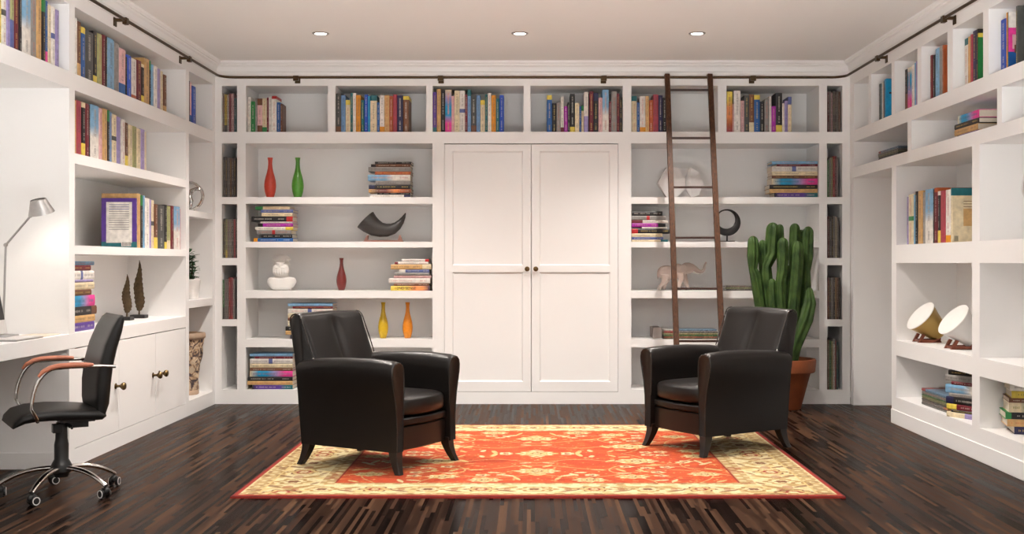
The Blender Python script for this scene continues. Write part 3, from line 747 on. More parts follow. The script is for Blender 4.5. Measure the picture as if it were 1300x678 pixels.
def bust():
    D = YB+.17; s = D/F; x = (357.8-VX)*s; z = 1.004
    q = MB()
    # base and chest
    q.superq((0, .0, .064), (.126, .066, .058), .42, .6, 14, 32, fn=lambda X_, Y_, Z_: (X_*(1.0 if Z_ > 0 else 1-.28*abs(Z_)/.062), Y_, Z_-.012*math.exp(-(X_/.05)**2)*(1 if Z_ > 0 else 0)))
    q.box(-.075, .085, -.045, .045, .004, .02)
    q.superq((-.095, 0, .078), (.034, .045, .022), .8, .8, 10, 20); q.superq((.100, 0, .075), (.032, .045, .022), .8, .8, 10, 20)
    q.tube([(0, .012, .07), (0, .008, .16), (0, 0, .20)], [.072, .056, .052], 20)
    n0 = len(q.v)
    q.superq((0, -.002, .235), (.052, .060, .078), .9, .95, 18, 28)      # skull and face
    q.superq((0, -.034, .175), (.062, .040, .052), .85, .9, 14, 24)      # beard
    q.superq((-.030, -.036, .200), (.030, .026, .030), 1, 1, 10, 16); q.superq((.030, -.036, .200), (.030, .026, .030), 1, 1, 10, 16)
    q.superq((0, -.010, .290), (.054, .060, .034), .9, 1, 12, 24)
    q.superq((0, -.062, .222), (.0095, .016, .022), 1, 1, 8, 12)          # nose
    q.superq((-.020, -.052, .247), (.020, .010, .006), 1, 1, 6, 12); q.superq((.020, -.052, .247), (.020, .010, .006), 1, 1, 6, 12)
    q.superq((-.018, -.064, .203), (.020, .010, .0065), 1, 1, 6, 12); q.superq((.018, -.064, .203), (.020, .010, .0065), 1, 1, 6, 12)
    for k in range(7):
        a = -1.2+.4*k; q.tube([(.045*math.sin(a), -.05-.02*math.cos(a), .195), (.050*math.sin(a), -.056-.018*math.cos(a), .160), (.036*math.sin(a), -.045-.018*math.cos(a), .132)], [.0045, .006, .003], 8)
    for k in range(9):
        a = -1.6+.4*k; q.superq((.050*math.sin(a), -.004-.050*math.cos(a), .282), (.016, .016, .014), 1, 1, 6, 10)
    for s_ in (-1, 1): q.superq((s_*.053, .0, .232), (.008, .014, .020), 1, 1, 6, 10)
    q.v = q.v[:n0]+[(a_*1.22, b_*1.12, c_) for a_, b_, c_ in q.v[n0:]]
    o = q.build('plaster_bust', M_plaster, None, (x, D, z+.0008), smooth=60, remesh=.0032)
    tag(o, 'small white plaster bust of a bearded man on shelf above the left armchair', 'bust')
bust()

def facets():
    D = YB+.16; s = D/F; z = 1.835
    t0 = P(858, 250, D)
    def L(zx, zy, y=0): return ((790+zx/4.844-VX)*s-t0.x, y, EYE+(VY-(180+zy/4.844))*s-z+.006)
    q = MB()
    zc = L(380, 255)
    front = [(215, 250), (270, 155), (330, 150), (383, 222), (383, 282), (330, 340), (268, 335)]
    back = [(420, 152), (470, 185), (500, 255), (470, 320), (425, 340), (385, 282), (383, 222)]
    def wedge(pl, dep, cy, cc):
        n = len(pl); F_ = [L(a, b, -dep) for a, b in pl]; B_ = [L(a, b, dep) for a, b in pl]
        cf = L(cc[0], cc[1], -dep-cy); cb = L(cc[0], cc[1], dep+.03)
        v = F_+B_+[cf, cb]; f = []
        for i in range(n):
            k = (i+1) % n
            f += [(i, k, n+k, n+i), (2*n, k, i), (2*n+1, n+i, n+k)]
        q.add(v, f)
    wedge(front, .05, .006, (330, 245)); wedge(back, .02, .035, (415, 250))
    wedge([(330, 152), (420, 152), (383, 218)], .045, 0, (378, 180)) if False else None
    # recessed triangular links top and bottom
    q.prism([(L(328, 156)[0], L(328, 156)[2]), (L(420, 156)[0], L(420, 156)[2]), (L(383, 222)[0], L(383, 222)[2])], 'y', .025, .05)
    q.prism([(L(383, 282)[0], L(383, 282)[2]), (L(330, 339)[0], L(330, 339)[2]), (L(422, 339)[0], L(422, 339)[2])], 'y', .025, .05)
    mz = min(v[2] for v in q.v); q.v = [(a, b, c_-mz) for a, b, c_ in q.v]
    o = q.build('faceted_sculpture', M_facet, None, (t0.x, D, z+.0008), smooth=0)
    tag(o, 'white faceted geometric sculpture on the shelf behind the ladder', 'sculpture')
facets()

def ring_sculpture():
    D = YB+.15; s = D/F; c = P(923, 282.6, D); z = 1.439
    t = thing('ring_sculpture', 'dark crescent ring sculpture on small flat base, right of the ladder', 'sculpture', (c.x, D, z+.0008))
    R = 17*s; r = 11.6*s; hx, hz = -1.1*s, 3.6*s; cz = c.z-z
    q = MB(); rings = []
    n = 48
    for k in range(n):
        a = 2*PI*k/n; o_ = (R*math.cos(a), cz+R*math.sin(a)); i_ = (hx+r*math.cos(a), cz+hz+r*math.sin(a)); th = .017
        rings.append([(o_[0], -th*.5, o_[1]), (o_[0], th*.5, o_[1]), ((o_[0]+i_[0])/2, th, (o_[1]+i_[1])/2), (i_[0], th*.5, i_[1]), (i_[0], -th*.5, i_[1]), ((o_[0]+i_[0])/2, -th, (o_[1]+i_[1])/2)])
    q.loft(rings, closed=True); q.build('ring', M_steel, t, smooth=50)
    q = MB(); q.tube([(0, 0, .008), (0, 0, cz-R+.006)], .008, 10); q.build('post', M_steel, t, smooth=60)
    q = MB(); q.box(-.066, .066, -.03, .03, 0, .010); q.build('base', M_steel, t, smooth=0, bevel=.002)
ring_sculpture()

def elephant():
    D = YB+.17; s = D/F; c = P(863, 368, D); z = 1.004
    t = thing('elephant_figurine', 'pale glassy elephant figurine with raised trunk and white tusks behind the ladder', 'figurine', (c.x, D, z+.0008))
    def L(zx, zy, y=0): return ((820+zx/12.325-VX)*s-c.x, y, max(0, EYE+(VY-(320+zy/12.325))*s-z))
    S = s/12.325
    q = MB()
    b0 = L(320, 330)
    q.superq(L(330, 325), (150*S, .052, 115*S), .85, .85, 16, 28)
    q.superq(L(490, 300), (120*S, .050, 120*S), .9, .9, 16, 28)
    q.superq(L(650, 255), (105*S, .040, 90*S), .9, .9, 16, 28)
    q.tube([L(700, 240), L(770, 270), L(830, 310), L(880, 310), L(910, 270), L(920, 210), L(945, 155)], [.042*.9, .030, .020, .016, .013, .011, .009], 14)
    # legs: front pair, hind pair striding
    q.tube([L(540, 330, -.030), L(545, 420, -.032), L(520, 480, -.032), L(512, 560, -.032), L(512, 590, -.032)], [.034, .028, .020, .019, .022], 14)
    q.tube([L(590, 340, .028), L(620, 430, .030), L(640, 500, .030), L(655, 560, .030), L(660, 590, .030)], [.034, .026, .019, .018, .021], 14)
    q.tube([L(290, 360, -.030), L(285, 440, -.032), L(250, 500, -.032), L(200, 560, -.032), L(190, 590, -.032)], [.040, .028, .018, .017, .020], 14)
    q.tube([L(340, 360, .028), L(330, 440, .030), L(300, 510, .030), L(285, 560, .030), L(285, 590, .030)], [.040, .028, .019, .018, .021], 14)
    q.tube([L(195, 300), L(180, 360), L(190, 430)], [.010, .006, .004], 8)
    for sy in (-1, 1):
        q.superq(L(585, 270, sy*.042), (52*S, .010, 78*S), .9, .9, 10, 18)
    q.build('body', M_glass_ele, t, smooth=60, remesh=.004)
    for sy in (-1, 1):
        q = MB(); q.tube([L(735, 305, sy*.018), L(780, 335, sy*.024), L(840, 345, sy*.026), L(900, 325, sy*.024)], [.006, .0055, .0045, .001], 8); q.build('tusk', M_plaster, t, smooth=60)
elephant()

# ------------------------------------------------------------------ ornaments on the side walls
def chrome_wheel():
    D = 9.70; x = -2.905; z = 1.686
    t = thing('chrome_wheel_sculpture', 'round openwork chrome sculpture on the corner column shelf above the plant', 'sculpture', (x, D, z+.0008))
    R = .118; cz = R+.014
    q = MB(); q.tube([(R*math.cos(a), 0, cz+R*math.sin(a)) for a in [2*PI*k/48 for k in range(48)]], .019, 12, closed=True, sec=lambda a: (math.cos(a)*.6, math.sin(a)*1.6)); q.build('rim', M_chrome, t, smooth=60)
    q = MB()
    for k in range(3):
        a = .5+2*PI*k/3
        q.tube([(0, 0, cz), (.05*math.cos(a+.5), -.01, cz+.05*math.sin(a+.5)), (.085*math.cos(a+.25), -.01, cz+.085*math.sin(a+.25)), (R*math.cos(a), 0, cz+R*math.sin(a))], [.024, .020, .016, .014], 10)
    q.superq((0, 0, cz), (.022, .026, .022), 1, 1, 10, 16); q.build('spokes', M_chrome, t, smooth=60)
    q = MB(); q.superq((0, 0, .010), (.055, .03, .010), .5, .8, 8, 20); q.build('foot', M_chrome, t, smooth=60)
chrome_wheel()

def plant():
    D = 9.75; x = -2.905; z = .942
    t = thing('potted_plant', 'small leafy green plant in a white ridged pot on the corner column shelf', 'plant', (x, D, z+.0008))
    q = MB(); q.lathe([(.062, 0), (.066, .005), (.068, .03), (.070, .033), (.0715, .06), (.0735, .063), (.075, .09), (.077, .093), (.0785, .12), (.080, .123), (.083, .165), (.080, .170), (.074, .168), (.072, .14)], 36)
    p = q.build('pot', M_plaster, t, smooth=30)
    q = MB(); q.lathe([(.073, .146), (.05, .150), (.005, .152)], 20); q.build('soil', M_soil, p, smooth=40)
    rnd = random.Random(5); stems = MB(); lv = MB()
    for k in range(13):
        a = rnd.uniform(0, 2*PI); sp = rnd.uniform(.01, .075); h = rnd.uniform(.10, .25) if k else .27
        if k == 0: sp = .02
        p0 = Vector((.02*math.cos(a), .02*math.sin(a), .148)); p1 = Vector((sp*math.cos(a), sp*math.sin(a), .148+h))
        stems.tube([p0, (p0+p1)/2+Vector((0, 0, .02)), p1], [.003, .0025, .0015], 6)
        for j in range(11):
            u = (j+1)/11; c = p0.lerp(p1, u); b = rnd.uniform(0, 2*PI); l = rnd.uniform(.045, .068); el = rnd.uniform(-.1, .9)
            d = Vector((math.cos(b)*math.cos(el), math.sin(b)*math.cos(el), math.sin(el))); sd = d.cross(Vector((0, 0, 1))).normalized(); up = sd.cross(d)
            n = 5; vs = []
            for i in range(n+1):
                w_ = .015*math.sin(PI*min(1, (i/n)*.96+.04))+.0008; m_ = c+d*l*i/n-up*.012*(i/n)**2
                vs += [m_-sd*w_, m_-up*.002, m_+sd*w_]
            fs = []
            for i in range(n): fs += [(3*i, 3*i+1, 3*i+4, 3*i+3), (3*i+1, 3*i+2, 3*i+5, 3*i+4)]
            lv.add([tuple(v) for v in vs], fs)
    stems.build('stem', M_cork, t, smooth=60); f = lv.build('foliage', M_leaf, t, smooth=60)
    so = f.modifiers.new('thick', 'SOLIDIFY'); so.thickness = .0008
plant()

def planter():
    D = 9.84; x = -2.985; z = .12
    m = bpy.data.materials.new('carved_stone_relief'); m.use_nodes = True; nt = m.node_tree; N = nt.nodes; L = nt.links; p = N['Principled BSDF']; p.inputs['Roughness'].default_value = .7
    tc = N.new('ShaderNodeTexCoord'); n = N.new('ShaderNodeTexNoise'); n.inputs['Scale'].default_value = 9; n.inputs['Detail'].default_value = 2; n.inputs['Distortion'].default_value = 3.5
    L.new(tc.outputs['Object'], n.inputs['Vector']); r = N.new('ShaderNodeValToRGB'); e = r.color_ramp.elements
    e[0].position = .36; e[0].color = (*rgb(62, 52, 58), 1); e[1].position = .64; e[1].color = (*rgb(206, 186, 160), 1)
    for ps_, c in ((.44, rgb(110, 92, 84)), (.50, rgb(186, 152, 120)), (.56, rgb(214, 192, 162))):
        k = e.new(ps_); k.color = (*c, 1)
    L.new(n.outputs['Fac'], r.inputs[0]); L.new(r.outputs[0], p.inputs['Base Color'])
    b = N.new('ShaderNodeBump'); b.inputs['Strength'].default_value = .8; b.inputs['Distance'].default_value = .012; L.new(n.outputs['Fac'], b.inputs['Height']); L.new(b.outputs[0], p.inputs['Normal'])
    ms = mat('planter_rim_stone', rgb(196, 172, 148), .7, noise=(20, .3), col2=rgb(170, 142, 118))
    t = thing('carved_planter', 'tall carved stone relief planter standing on the floor of the corner column', 'planter', (x, D, z+.0008))
    def fn(r_, z_, a): return r_+.007*math.sin(5*a+18*z_)+.005*math.sin(9*a-26*z_+1)
    q = MB(); pr = [(.108+.052*(k/24)**1.15, .035+.445*k/24) for k in range(25)]; q.lathe(pr, 72, fn=fn); q.build('body', m, t, smooth=60)
    q = MB(); q.lathe([(.160, .474), (.170, .480), (.176, .492), (.176, .518), (.170, .530), (.155, .530), (.148, .52), (.146, .44)], 48); q.build('rim', ms, t, smooth=40)
    q = MB(); q.lathe([(.116, 0), (.120, .006), (.120, .028), (.112, .038)], 48); q.build('foot', ms, t, smooth=40)
planter()

def feather(x, D, H, W, bw, label):
    t = thing('feather_sculpture', label, 'sculpture', (x, D, .8208), group='bronze feather sculptures on the worktop')
    q = MB(); q.box(-bw/2, bw/2, -.045, .045, 0, .026); q.build('base', M_steel, t, smooth=0, bevel=.003)
    q = MB(); q.tube([(0, 0, .024), (.002, 0, .08), (0, 0, .16)], [.006, .0055, .004], 10); q.build('stem', M_feather, t, smooth=60)
    q = MB(); n = 46; rings = []; z0 = .055; r_ = random.Random(int(H*1000))
    for i in range(n+1):
        u = i/n; w_ = W/2*(math.sin(PI*min(1, u**.62*1.0))**.75 if 0 < u < 1 else .02); w_ = max(.002, w_)
        if u > .5: w_ *= 1-.35*(u-.5)
        w_ *= 1+.06*math.sin(u*70)+r_.uniform(-.10, .06)*(1 if 0.05 < u < .97 else 0); off = .006*math.sin(u*9); th = .010*math.sin(PI*u)+.0015
        z_ = z0+(H-z0)*u
        rings.append([(off-w_, 0, z_-.3*w_), (off-w_*.5, -th*.6, z_), (off, -th, z_), (off+w_*.5, -th*.6, z_), (off+w_, 0, z_-.3*w_), (off+w_*.5, th*.6, z_), (off, th, z_), (off-w_*.5, th*.6, z_)])
    q.loft(rings); q.build('feather', M_feather, t, smooth=50)
feather(-3.06, 8.92, .452, .080, .115, 'tall bronze feather sculpture on black base on the worktop, taller one')
feather(-3.035, 8.58, .345, .070, .080, 'short bronze feather sculpture on black base, beside the tall one behind office chair')

def desk_lamp():
    b = P(2, 427, 6.6); hx = P(45, 262, 6.6)
    t = thing('desk_lamp', 'grey metal desk lamp with angled arm and small conical shade, lit', 'lamp', (b.x-.03, 6.66, .8208))
    bx = -.0+.03
    q = MB(); q.lathe([(.085, 0), (.088, .004), (.086, .012), (.012, .018), (.010, .03)], 36, (bx-.02, 0, 0)); q.build('base', M_alu, t, smooth=40)
    jz = EYE+(VY-311)*6.6/F-.82; j = Vector((bx-.004, 0, jz))
    q = MB(); q.tube([(bx-.02, 0, .02), (bx-.012, 0, jz*.5), tuple(j)], .006, 10); q.build('pole', M_alu, t, smooth=60)
    hp = Vector((hx.x-t.location.x-.055, 0, EYE+(VY-274)*6.6/F-.82))
    q = MB(); q.tube([tuple(j), tuple(hp)], .006, 10); q.superq(tuple(j), (.012, .014, .012), 1, 1, 8, 12); q.superq(tuple(hp), (.010, .012, .010), 1, 1, 8, 12); q.build('arm', M_alu, t, smooth=60)
    M = Matrix.Translation((hx.x-t.location.x, 0, hx.z-.82)) @ Matrix.Rotation(math.radians(-7), 4, 'Y') @ Matrix.Rotation(math.radians(17), 4, 'X')
    q = MB(); q.M = M; q.lathe([(.040, .042), (.044, .044), (.074, -.040), (.071, -.040), (.041, .038), (.002, .040), (.002, .044)], 40, cap=False); q.build('shade', M_alu, t, smooth=30)
    q = MB(); q.M = M; q.lathe([(.066, -.028), (.066, -.026)], 32); q.build('lens', M_glow, t, smooth=0)
    ld = bpy.data.lights.new('desk_lamp_light', 'SPOT'); ld.energy = 1.5; ld.color = (1, .84, .7); ld.spot_size = math.radians(130); ld.spot_blend = .6; ld.shadow_soft_size = .03
    lo = bpy.data.objects.new('bulb_light', ld); COL.objects.link(lo); lo.parent = t; lo.matrix_basis = M @ Matrix.Translation((0, 0, -.045))
desk_lamp()

def monitor():
    t = thing('computer_monitor', 'black and white computer monitor at the left edge of the desk', 'monitor', (-3.04, 6.02, .8208))
    M = Matrix.Translation((.163, .0, .045)) @ Matrix.Rotation(math.radians(-11), 4, 'Y')
    q = MB(); q.M = M; q.box(-.022, 0, -.26, .26, .075, .40); q.build('screen', M_blackpl, t, smooth=0, bevel=.004)
    q = MB(); q.M = M; q.box(-.024, .001, -.26, .26, .0, .075); q.build('chin', M_whitepl, t, smooth=0, bevel=.004)
    q = MB(); q.box(-.10, .10, -.09, .09, 0, .008); q.tube([(-.06, 0, .006), (-.04, 0, .12), (.02, 0, .20)], [.03, .02, .018], 10); q.build('stand', M_alu, t, smooth=40)
monitor()
def keyboard():
    t = thing('keyboard', 'slim keyboard with pale keys lying on the desk beneath the lamp', 'keyboard', (-2.88, 6.40, .8208), 0)
    q = MB(); q.box(-.075, .075, -.17, .17, 0, .008); q.build('body', M_alu, t, smooth=0, bevel=.002)
    q = MB()
    for i in range(5):
        for j in range(14): q.box(-.068+i*.028, -.044+i*.028, -.163+j*.0235, -.143+j*.0235, .008, .012)
    q.build('keys', M_whitepl, t, smooth=0)
    q = MB(); q.box(-.08, .09, -.12, .13, 0, .004); o = q.build('paper_pad', M_pages, None, (-2.925, 6.76, .8208), math.radians(0), smooth=0); tag(o, 'white paper pad on desk corner beside the keyboard', 'paper')
keyboard()

def speaker(fx, fy, D, col, label, sc=1.0):
    c = P(fx, fy, D); n = Vector((-.755, -.11, .654)).normalized()
    t = thing('horn_speaker', label, 'speaker', (c.x+.10, D+.05, .6528), group='cone speakers on copper cradles')
    o = Vector(c)-t.location
    zq = n.to_track_quat('Z', 'Y').to_matrix().to_4x4(); M = Matrix.Translation(o) @ zq
    q = MB(); q.M = M; q.lathe([(.128*sc, 0), (.129*sc, -.006), (.122*sc, -.02), (.104*sc, -.08), (.084*sc, -.155), (.076*sc, -.20), (.060*sc, -.212), (.02*sc, -.214)], 48); q.build('cone', col, t, smooth=40)
    q = MB(); q.M = M; q.lathe([(.130*sc, -.004), (.131*sc, .002), (.127*sc, .005), (.06*sc, .0065), (.002, .007)], 48); q.build('face', M_plaster, t, smooth=40)
    # cradle: a rocker frame at either side with a short and a tall post
    q = MB(); bx = o.x+.055
    for yy in (o.y-.035, o.y+.085):
        q.prism([(bx-.085, 0), (bx+.095, 0), (bx+.085, .022), (bx-.060, .022)], 'y', yy, yy+.024)
        q.prism([(bx-.080, .004), (bx-.058, .004), (bx-.026, .058), (bx-.048, .066)], 'y', yy, yy+.024)
        q.prism([(bx+.052, .004), (bx+.085, .004), (bx+.096, .088), (bx+.070, .092)], 'y', yy, yy+.024)
    q.box(bx-.072, bx-.050, o.y-.011, o.y+.085, .003, .020); q.box(bx+.058, bx+.080, o.y-.011, o.y+.085, .003, .020)
    q.build('cradle', M_copper, t, smooth=0, bevel=.003)
M_gs = mat('white_speaker_shell', (.74, .72, .70), .3, noise=(6, .3), col2=(.70, .68, .66), coat=.3)
speaker(1168.5, 401, 8.60, M_gold, 'gold cone speaker with white face on copper cradle, right wall bookcase')
speaker(1210.2, 405.7, 7.92, M_gs, 'white cone speaker on copper cradle, right of the gold one')

def ribbon():
    t = thing('ribbon_sculpture', 'white looping ribbon sculpture on black block at the right edge of the photo', 'sculpture', (3.06, 6.80, 1.3908))
    q = MB(); q.box(-.055, .055, -.05, .05, 0, .045); q.build('base', M_steel, t, smooth=0, bevel=.002)
    q = MB(); q.tube([(0, 0, .04), (0, 0, .20)], .006, 8); q.build('post', M_steel, t, smooth=60)
    q = MB(); rings = []; n = 72; R = .135
    for k in range(n):
        a = 2*PI*k/n; tw = a/2+.4; c = Vector((R*math.cos(a)*.85, R*.15*math.sin(2*a), .325+R*1.0*math.sin(a)))
        rad = Vector((math.cos(a), 0, math.sin(a))); u = rad*math.sin(tw)+Vector((0, 1, 0))*math.cos(tw); v_ = rad*math.cos(tw)-Vector((0, 1, 0))*math.sin(tw)
        rings.append([tuple(c+u*.030+v_*.004), tuple(c+u*.030-v_*.004), tuple(c-u*.030-v_*.004), tuple(c-u*.030+v_*.004)])
    # half twist: last ring meets the first with sides exchanged
    vs = [p for r in rings for p in r]; fs = []
    for i in range(n):
        a0 = i*4; last = i == n-1; b0 = 0 if last else (i+1)*4
        for j in range(4):
            k = (j+1) % 4; m0 = (j+2) % 4 if last else j; m1 = (k+2) % 4 if last else k
            fs.append((a0+j, a0+k, b0+m1, b0+m0))
    q.add(vs, fs); q.build('loop', M_facet, t, smooth=50)
ribbon()

# ------------------------------------------------------------------ books
PAL = dict(
 k=((26, 24, 26), 'black'), n=((34, 34, 74), 'navy'), b=((34, 92, 158), 'blue'), r=((28, 80, 190), 'bright-blue'), c=((128, 176, 212), 'light-blue'),
 C=((112, 152, 196), 'sky-blue'), t=((28, 104, 112), 'teal'), q=((24, 150, 200), 'cyan'), g=((40, 128, 66), 'green'), h=((168, 170, 116), 'olive'),
 y=((230, 206, 84), 'yellow'), a=((226, 150, 28), 'amber'), e=((190, 34, 36), 'red'), m=((112, 24, 40), 'maroon'), j=((168, 62, 78), 'rose'),
 p=((92, 58, 148), 'purple'), l=((160, 146, 196), 'lilac'), v=((170, 32, 164), 'magenta'), f=((222, 178, 178), 'pink'), P=((232, 64, 152), 'hot-pink'),
 w=((232, 226, 218), 'white'), i=((230, 214, 178), 'cream'), s=((212, 170, 112), 'tan'), u=((116, 74, 48), 'brown'), z=((182, 90, 44), 'rust'),
 x=((150, 146, 142), 'grey'), d=((76, 78, 76), 'dark-grey'), o=((238, 150, 90), 'orange'), L=((92, 104, 160), 'slate-blue'))
DARK = set('knbrtgempLudvPz')
BK = [0]
def book(T, L, Dp, spec, loc, rz, label, group, lying=False, side=None, art=None, kind='book', seed=0):
    """spec: 'main ^colfrac _colfrac ~col' -> coloured bands along the spine (top / foot / blend towards foot)."""
    tok = spec.split(); main = tok[0]; top = foot = grad = mid = stops = None
    for k in tok[1:]:
        if k[0] == '^': top = (k[1], float(k[2:] or 15)/100)
        if k[0] == '_': foot = (k[1], float(k[2:] or 15)/100)
        if k[0] == '~': grad = k[1]
        if k[0] == '=': mid = k[1]
        if k[0] == '@': stops = k[1:]
    def C_(ch): return lin(tuple(v/255 for v in PAL[ch][0]))
    rnd = random.Random(BK[0]*7+3); BK[0] += 1
    j = 1+rnd.uniform(-.12, .10)
    C0 = C_
    if kind == 'magazine':
        def C_(ch): return tuple(.52*a_+.48*b_ for a_, b_ in zip(C0(ch), (.13, .11, .10)))
    def jit(c): return tuple(min(1, v*j) for v in c)
    cm = jit(C_(main)); segs = []
    z1 = 1-(top[1] if top else 0); z0 = foot[1] if foot else 0
    if stops:
        st = stops[::-1]; z0, z1 = 0, 1
        for i in range(len(st)-1): segs.append((i/(len(st)-1), (i+1)/(len(st)-1), C_(st[i]), C_(st[i+1])))
    elif foot: segs.append((0, z0, C_(foot[0]), C_(foot[0])))
    if stops: pass
    elif grad: segs += [(z0, (z0+z1)/2, C_(grad), tuple((a+b)/2 for a, b in zip(C_(grad), cm))), ((z0+z1)/2, z1, tuple((a+b)/2 for a, b in zip(C_(grad), cm)), cm)]
    elif mid: segs += [(z0, .47, cm, cm), (.47, .56, C_(mid), C_(mid)), (.56, z1, cm, cm)]
    else: segs.append((z0, z1, cm, cm))
    if top and not stops: segs.append((z1, 1, C_(top[0]), C_(top[0])))
    bd = min(.003, T*.18); h = T/2; sp = bd+.0015
    outl = [(-h, Dp), (-h, .0035), (-h*.55, 0), (h*.55, 0), (h, .0035), (h, Dp), (h-bd, Dp), (h-bd, sp), (-h+bd, sp), (-h+bd, Dp)]
    q = MB(); n = len(outl)
    def tr(p):
        if not lying: return p
        x, y, z = p; return (L/2-z, y, x+T/2)
    q_v = []; 
    for (a, b, ca, cb) in segs:
        v = [tr((x, y, a*L)) for x, y in outl]+[tr((x, y, b*L)) for x, y in outl]
        fs = [(k, (k+1) % n, n+(k+1) % n, n+k) for k in range(n)]
        q.add(v, fs, 0, [[ca, ca, cb, cb]]*n)
    q.add([tr((x, y, 0)) for x, y in outl], [tuple(range(n))], 0, [[segs[0][2]]*n]); q.add([tr((x, y, L)) for x, y in outl], [tuple(range(n))], 0, [[segs[-1][3]]*n])
    # printed spine lettering, too small to read
    if T > .010:
        tcol = (0.75, .70, .62) if main in DARK else (0.10, .07, .08)
        if rnd.random() < .3: tcol = (0.55, .10, .06) if main not in DARK else (.75, .55, .15)
        tcol = tuple(.55*a_+.45*b_ for a_, b_ in zip(tcol, cm)); zc = (z0+.06)*L; zend = (z1-.08)*L; hw = h*.30
        blocks = [(zc, zc+(zend-zc)*rnd.uniform(.18, .3)), (zc+(zend-zc)*.42, zend)] if not mid else [(zc, .43*L), (.60*L, zend)]
        for (a, b) in blocks:
            zz = a
            while zz < b:
                ln = rnd.uniform(.004, .009)
                if rnd.random() > .14:
                    hh = hw*rnd.uniform(.6, 1)
                    q.add([tr((-hh, -.0005, zz)), tr((hh, -.0005, zz)), tr((hh, -.0005, zz+ln*.6)), tr((-hh, -.0005, zz+ln*.6))], [(0, 1, 2, 3)], 0, [[tcol]*4])
                zz += ln
    if art and side:
        xx = side*(h+.0004)
        for (y0, y1, a, b, ch) in art:
            cc = C_(ch); q.add([tr((xx, y0*Dp, a*L)), tr((xx, y1*Dp, a*L)), tr((xx, y1*Dp, b*L)), tr((xx, y0*Dp, b*L))], [(0, 1, 2, 3)], 0, [[cc]*4])
            xx += side*.0003
    ob = q.build(kind, M_mag if kind == 'magazine' else M_book, None, loc, rz, smooth=0)
    if kind == 'book':
        q = MB(); g = .0004
        a, b = tr((-h+bd+g, sp+.0003, .004)), tr((h-bd-g, Dp-.006, L-.004))
        q.box(a[0], b[0], a[1], b[1], a[2], b[2]); q.build('page_block', M_pages, ob, smooth=0)
    tag(ob, label, kind, group)
    return ob
def desc(spec, kind='book'):
    tok = spec.split(); nm = PAL[tok[0]][1]; ex = ''
    for k in tok[1:]:
        if k[0] == '^': ex = f' with {PAL[k[1]][1]} top'
        elif k[0] == '_' and not ex: ex = f' with {PAL[k[1]][1]} foot'
        elif k[0] == '@': ex = f' fading to {PAL[k[-1]][1]}'
        elif k[0] == '~': ex = f' fading to {PAL[k[1]][1]}'
        elif k[0] == '=' and not ex: ex = f' with {PAL[k[1]][1]} mid band'
    return f'{nm} {kind}{ex}'
ORD = ['first', 'second', 'third', 'fourth', 'fifth', 'sixth', 'seventh', 'eighth', 'ninth', 'tenth', 'eleventh', 'twelfth', 'thirteenth', 'fourteenth', 'fifteenth', 'sixteenth', 'seventeenth', 'eighteenth', 'nineteenth', 'twentieth', 'twenty-first', 'twenty-second', 'twenty-third', 'twenty-fourth', 'twenty-fifth', 'twenty-sixth']
U = 1/143.2
def parse(rows):
    out = []
    for r in rows.split(';'):
        r = r.strip()
        if not r: continue
        tk = r.split()
        if tk[0] == 'gap': out.append(('gap', float(tk[1]), 0)); continue
        out.append((' '.join([tk[0]]+tk[3:]), float(tk[1]), float(tk[2])))
    return out
G = .0008
def row_back(x0, z, rows, place, group, kind='book', setback=.028, Dp=None):
    x = x0; n = 0
    for i, (spec, wpx, hpx) in enumerate(parse(rows)):
        if spec == 'gap': x += wpx; continue
        xa, xb = X(x)*(YB+setback)/YB, X(x+wpx)*(YB+setback)/YB
        rnd = random.Random(int(x*13)+i); L = hpx*U*1.003; dp = Dp or min(.30, L*rnd.uniform(.62, .72)); T = xb-xa-.0010
        sb = setback+rnd.uniform(0, .010)
        book(T, L, dp, spec, ((xa+xb)/2, YB+sb, z+G), 0, f'{desc(spec, kind)}, {ORD[n]} from left, {place}', group, kind=kind)
        x += wpx; n += 1
def row_side(sgn, x0, z, rows, place, group, arts={}, kind='book', Dp=None):
    plane = (XL-.03) if sgn < 0 else (XR+.03); x = x0; n = 0
    def Dof(px): return plane*F/(px-VX)
    for i, (spec, wpx, hpx) in enumerate(parse(rows)):
        if spec == 'gap': x += wpx; continue
        a, b = sorted((Dof(x), Dof(x+wpx))); T = b-a-.0010; L = hpx*U; rnd = random.Random(int(x*13)+i)
        dp = Dp or min(.30, L*rnd.uniform(.64, .72)); sb = rnd.uniform(0, .006)
        if i in arts: sb = 0; dp = L*.70
        book(T, L, dp, spec, (plane+sgn*sb, (a+b)/2, z+G), PI/2 if sgn < 0 else -PI/2, f'{desc(spec, kind)}, {ORD[n]} from {"left" if sgn < 0 else "left"}, {place}', group,
             side=(-1 if sgn < 0 else 1), art=arts.get(i), kind=kind)
        x += wpx; n += 1

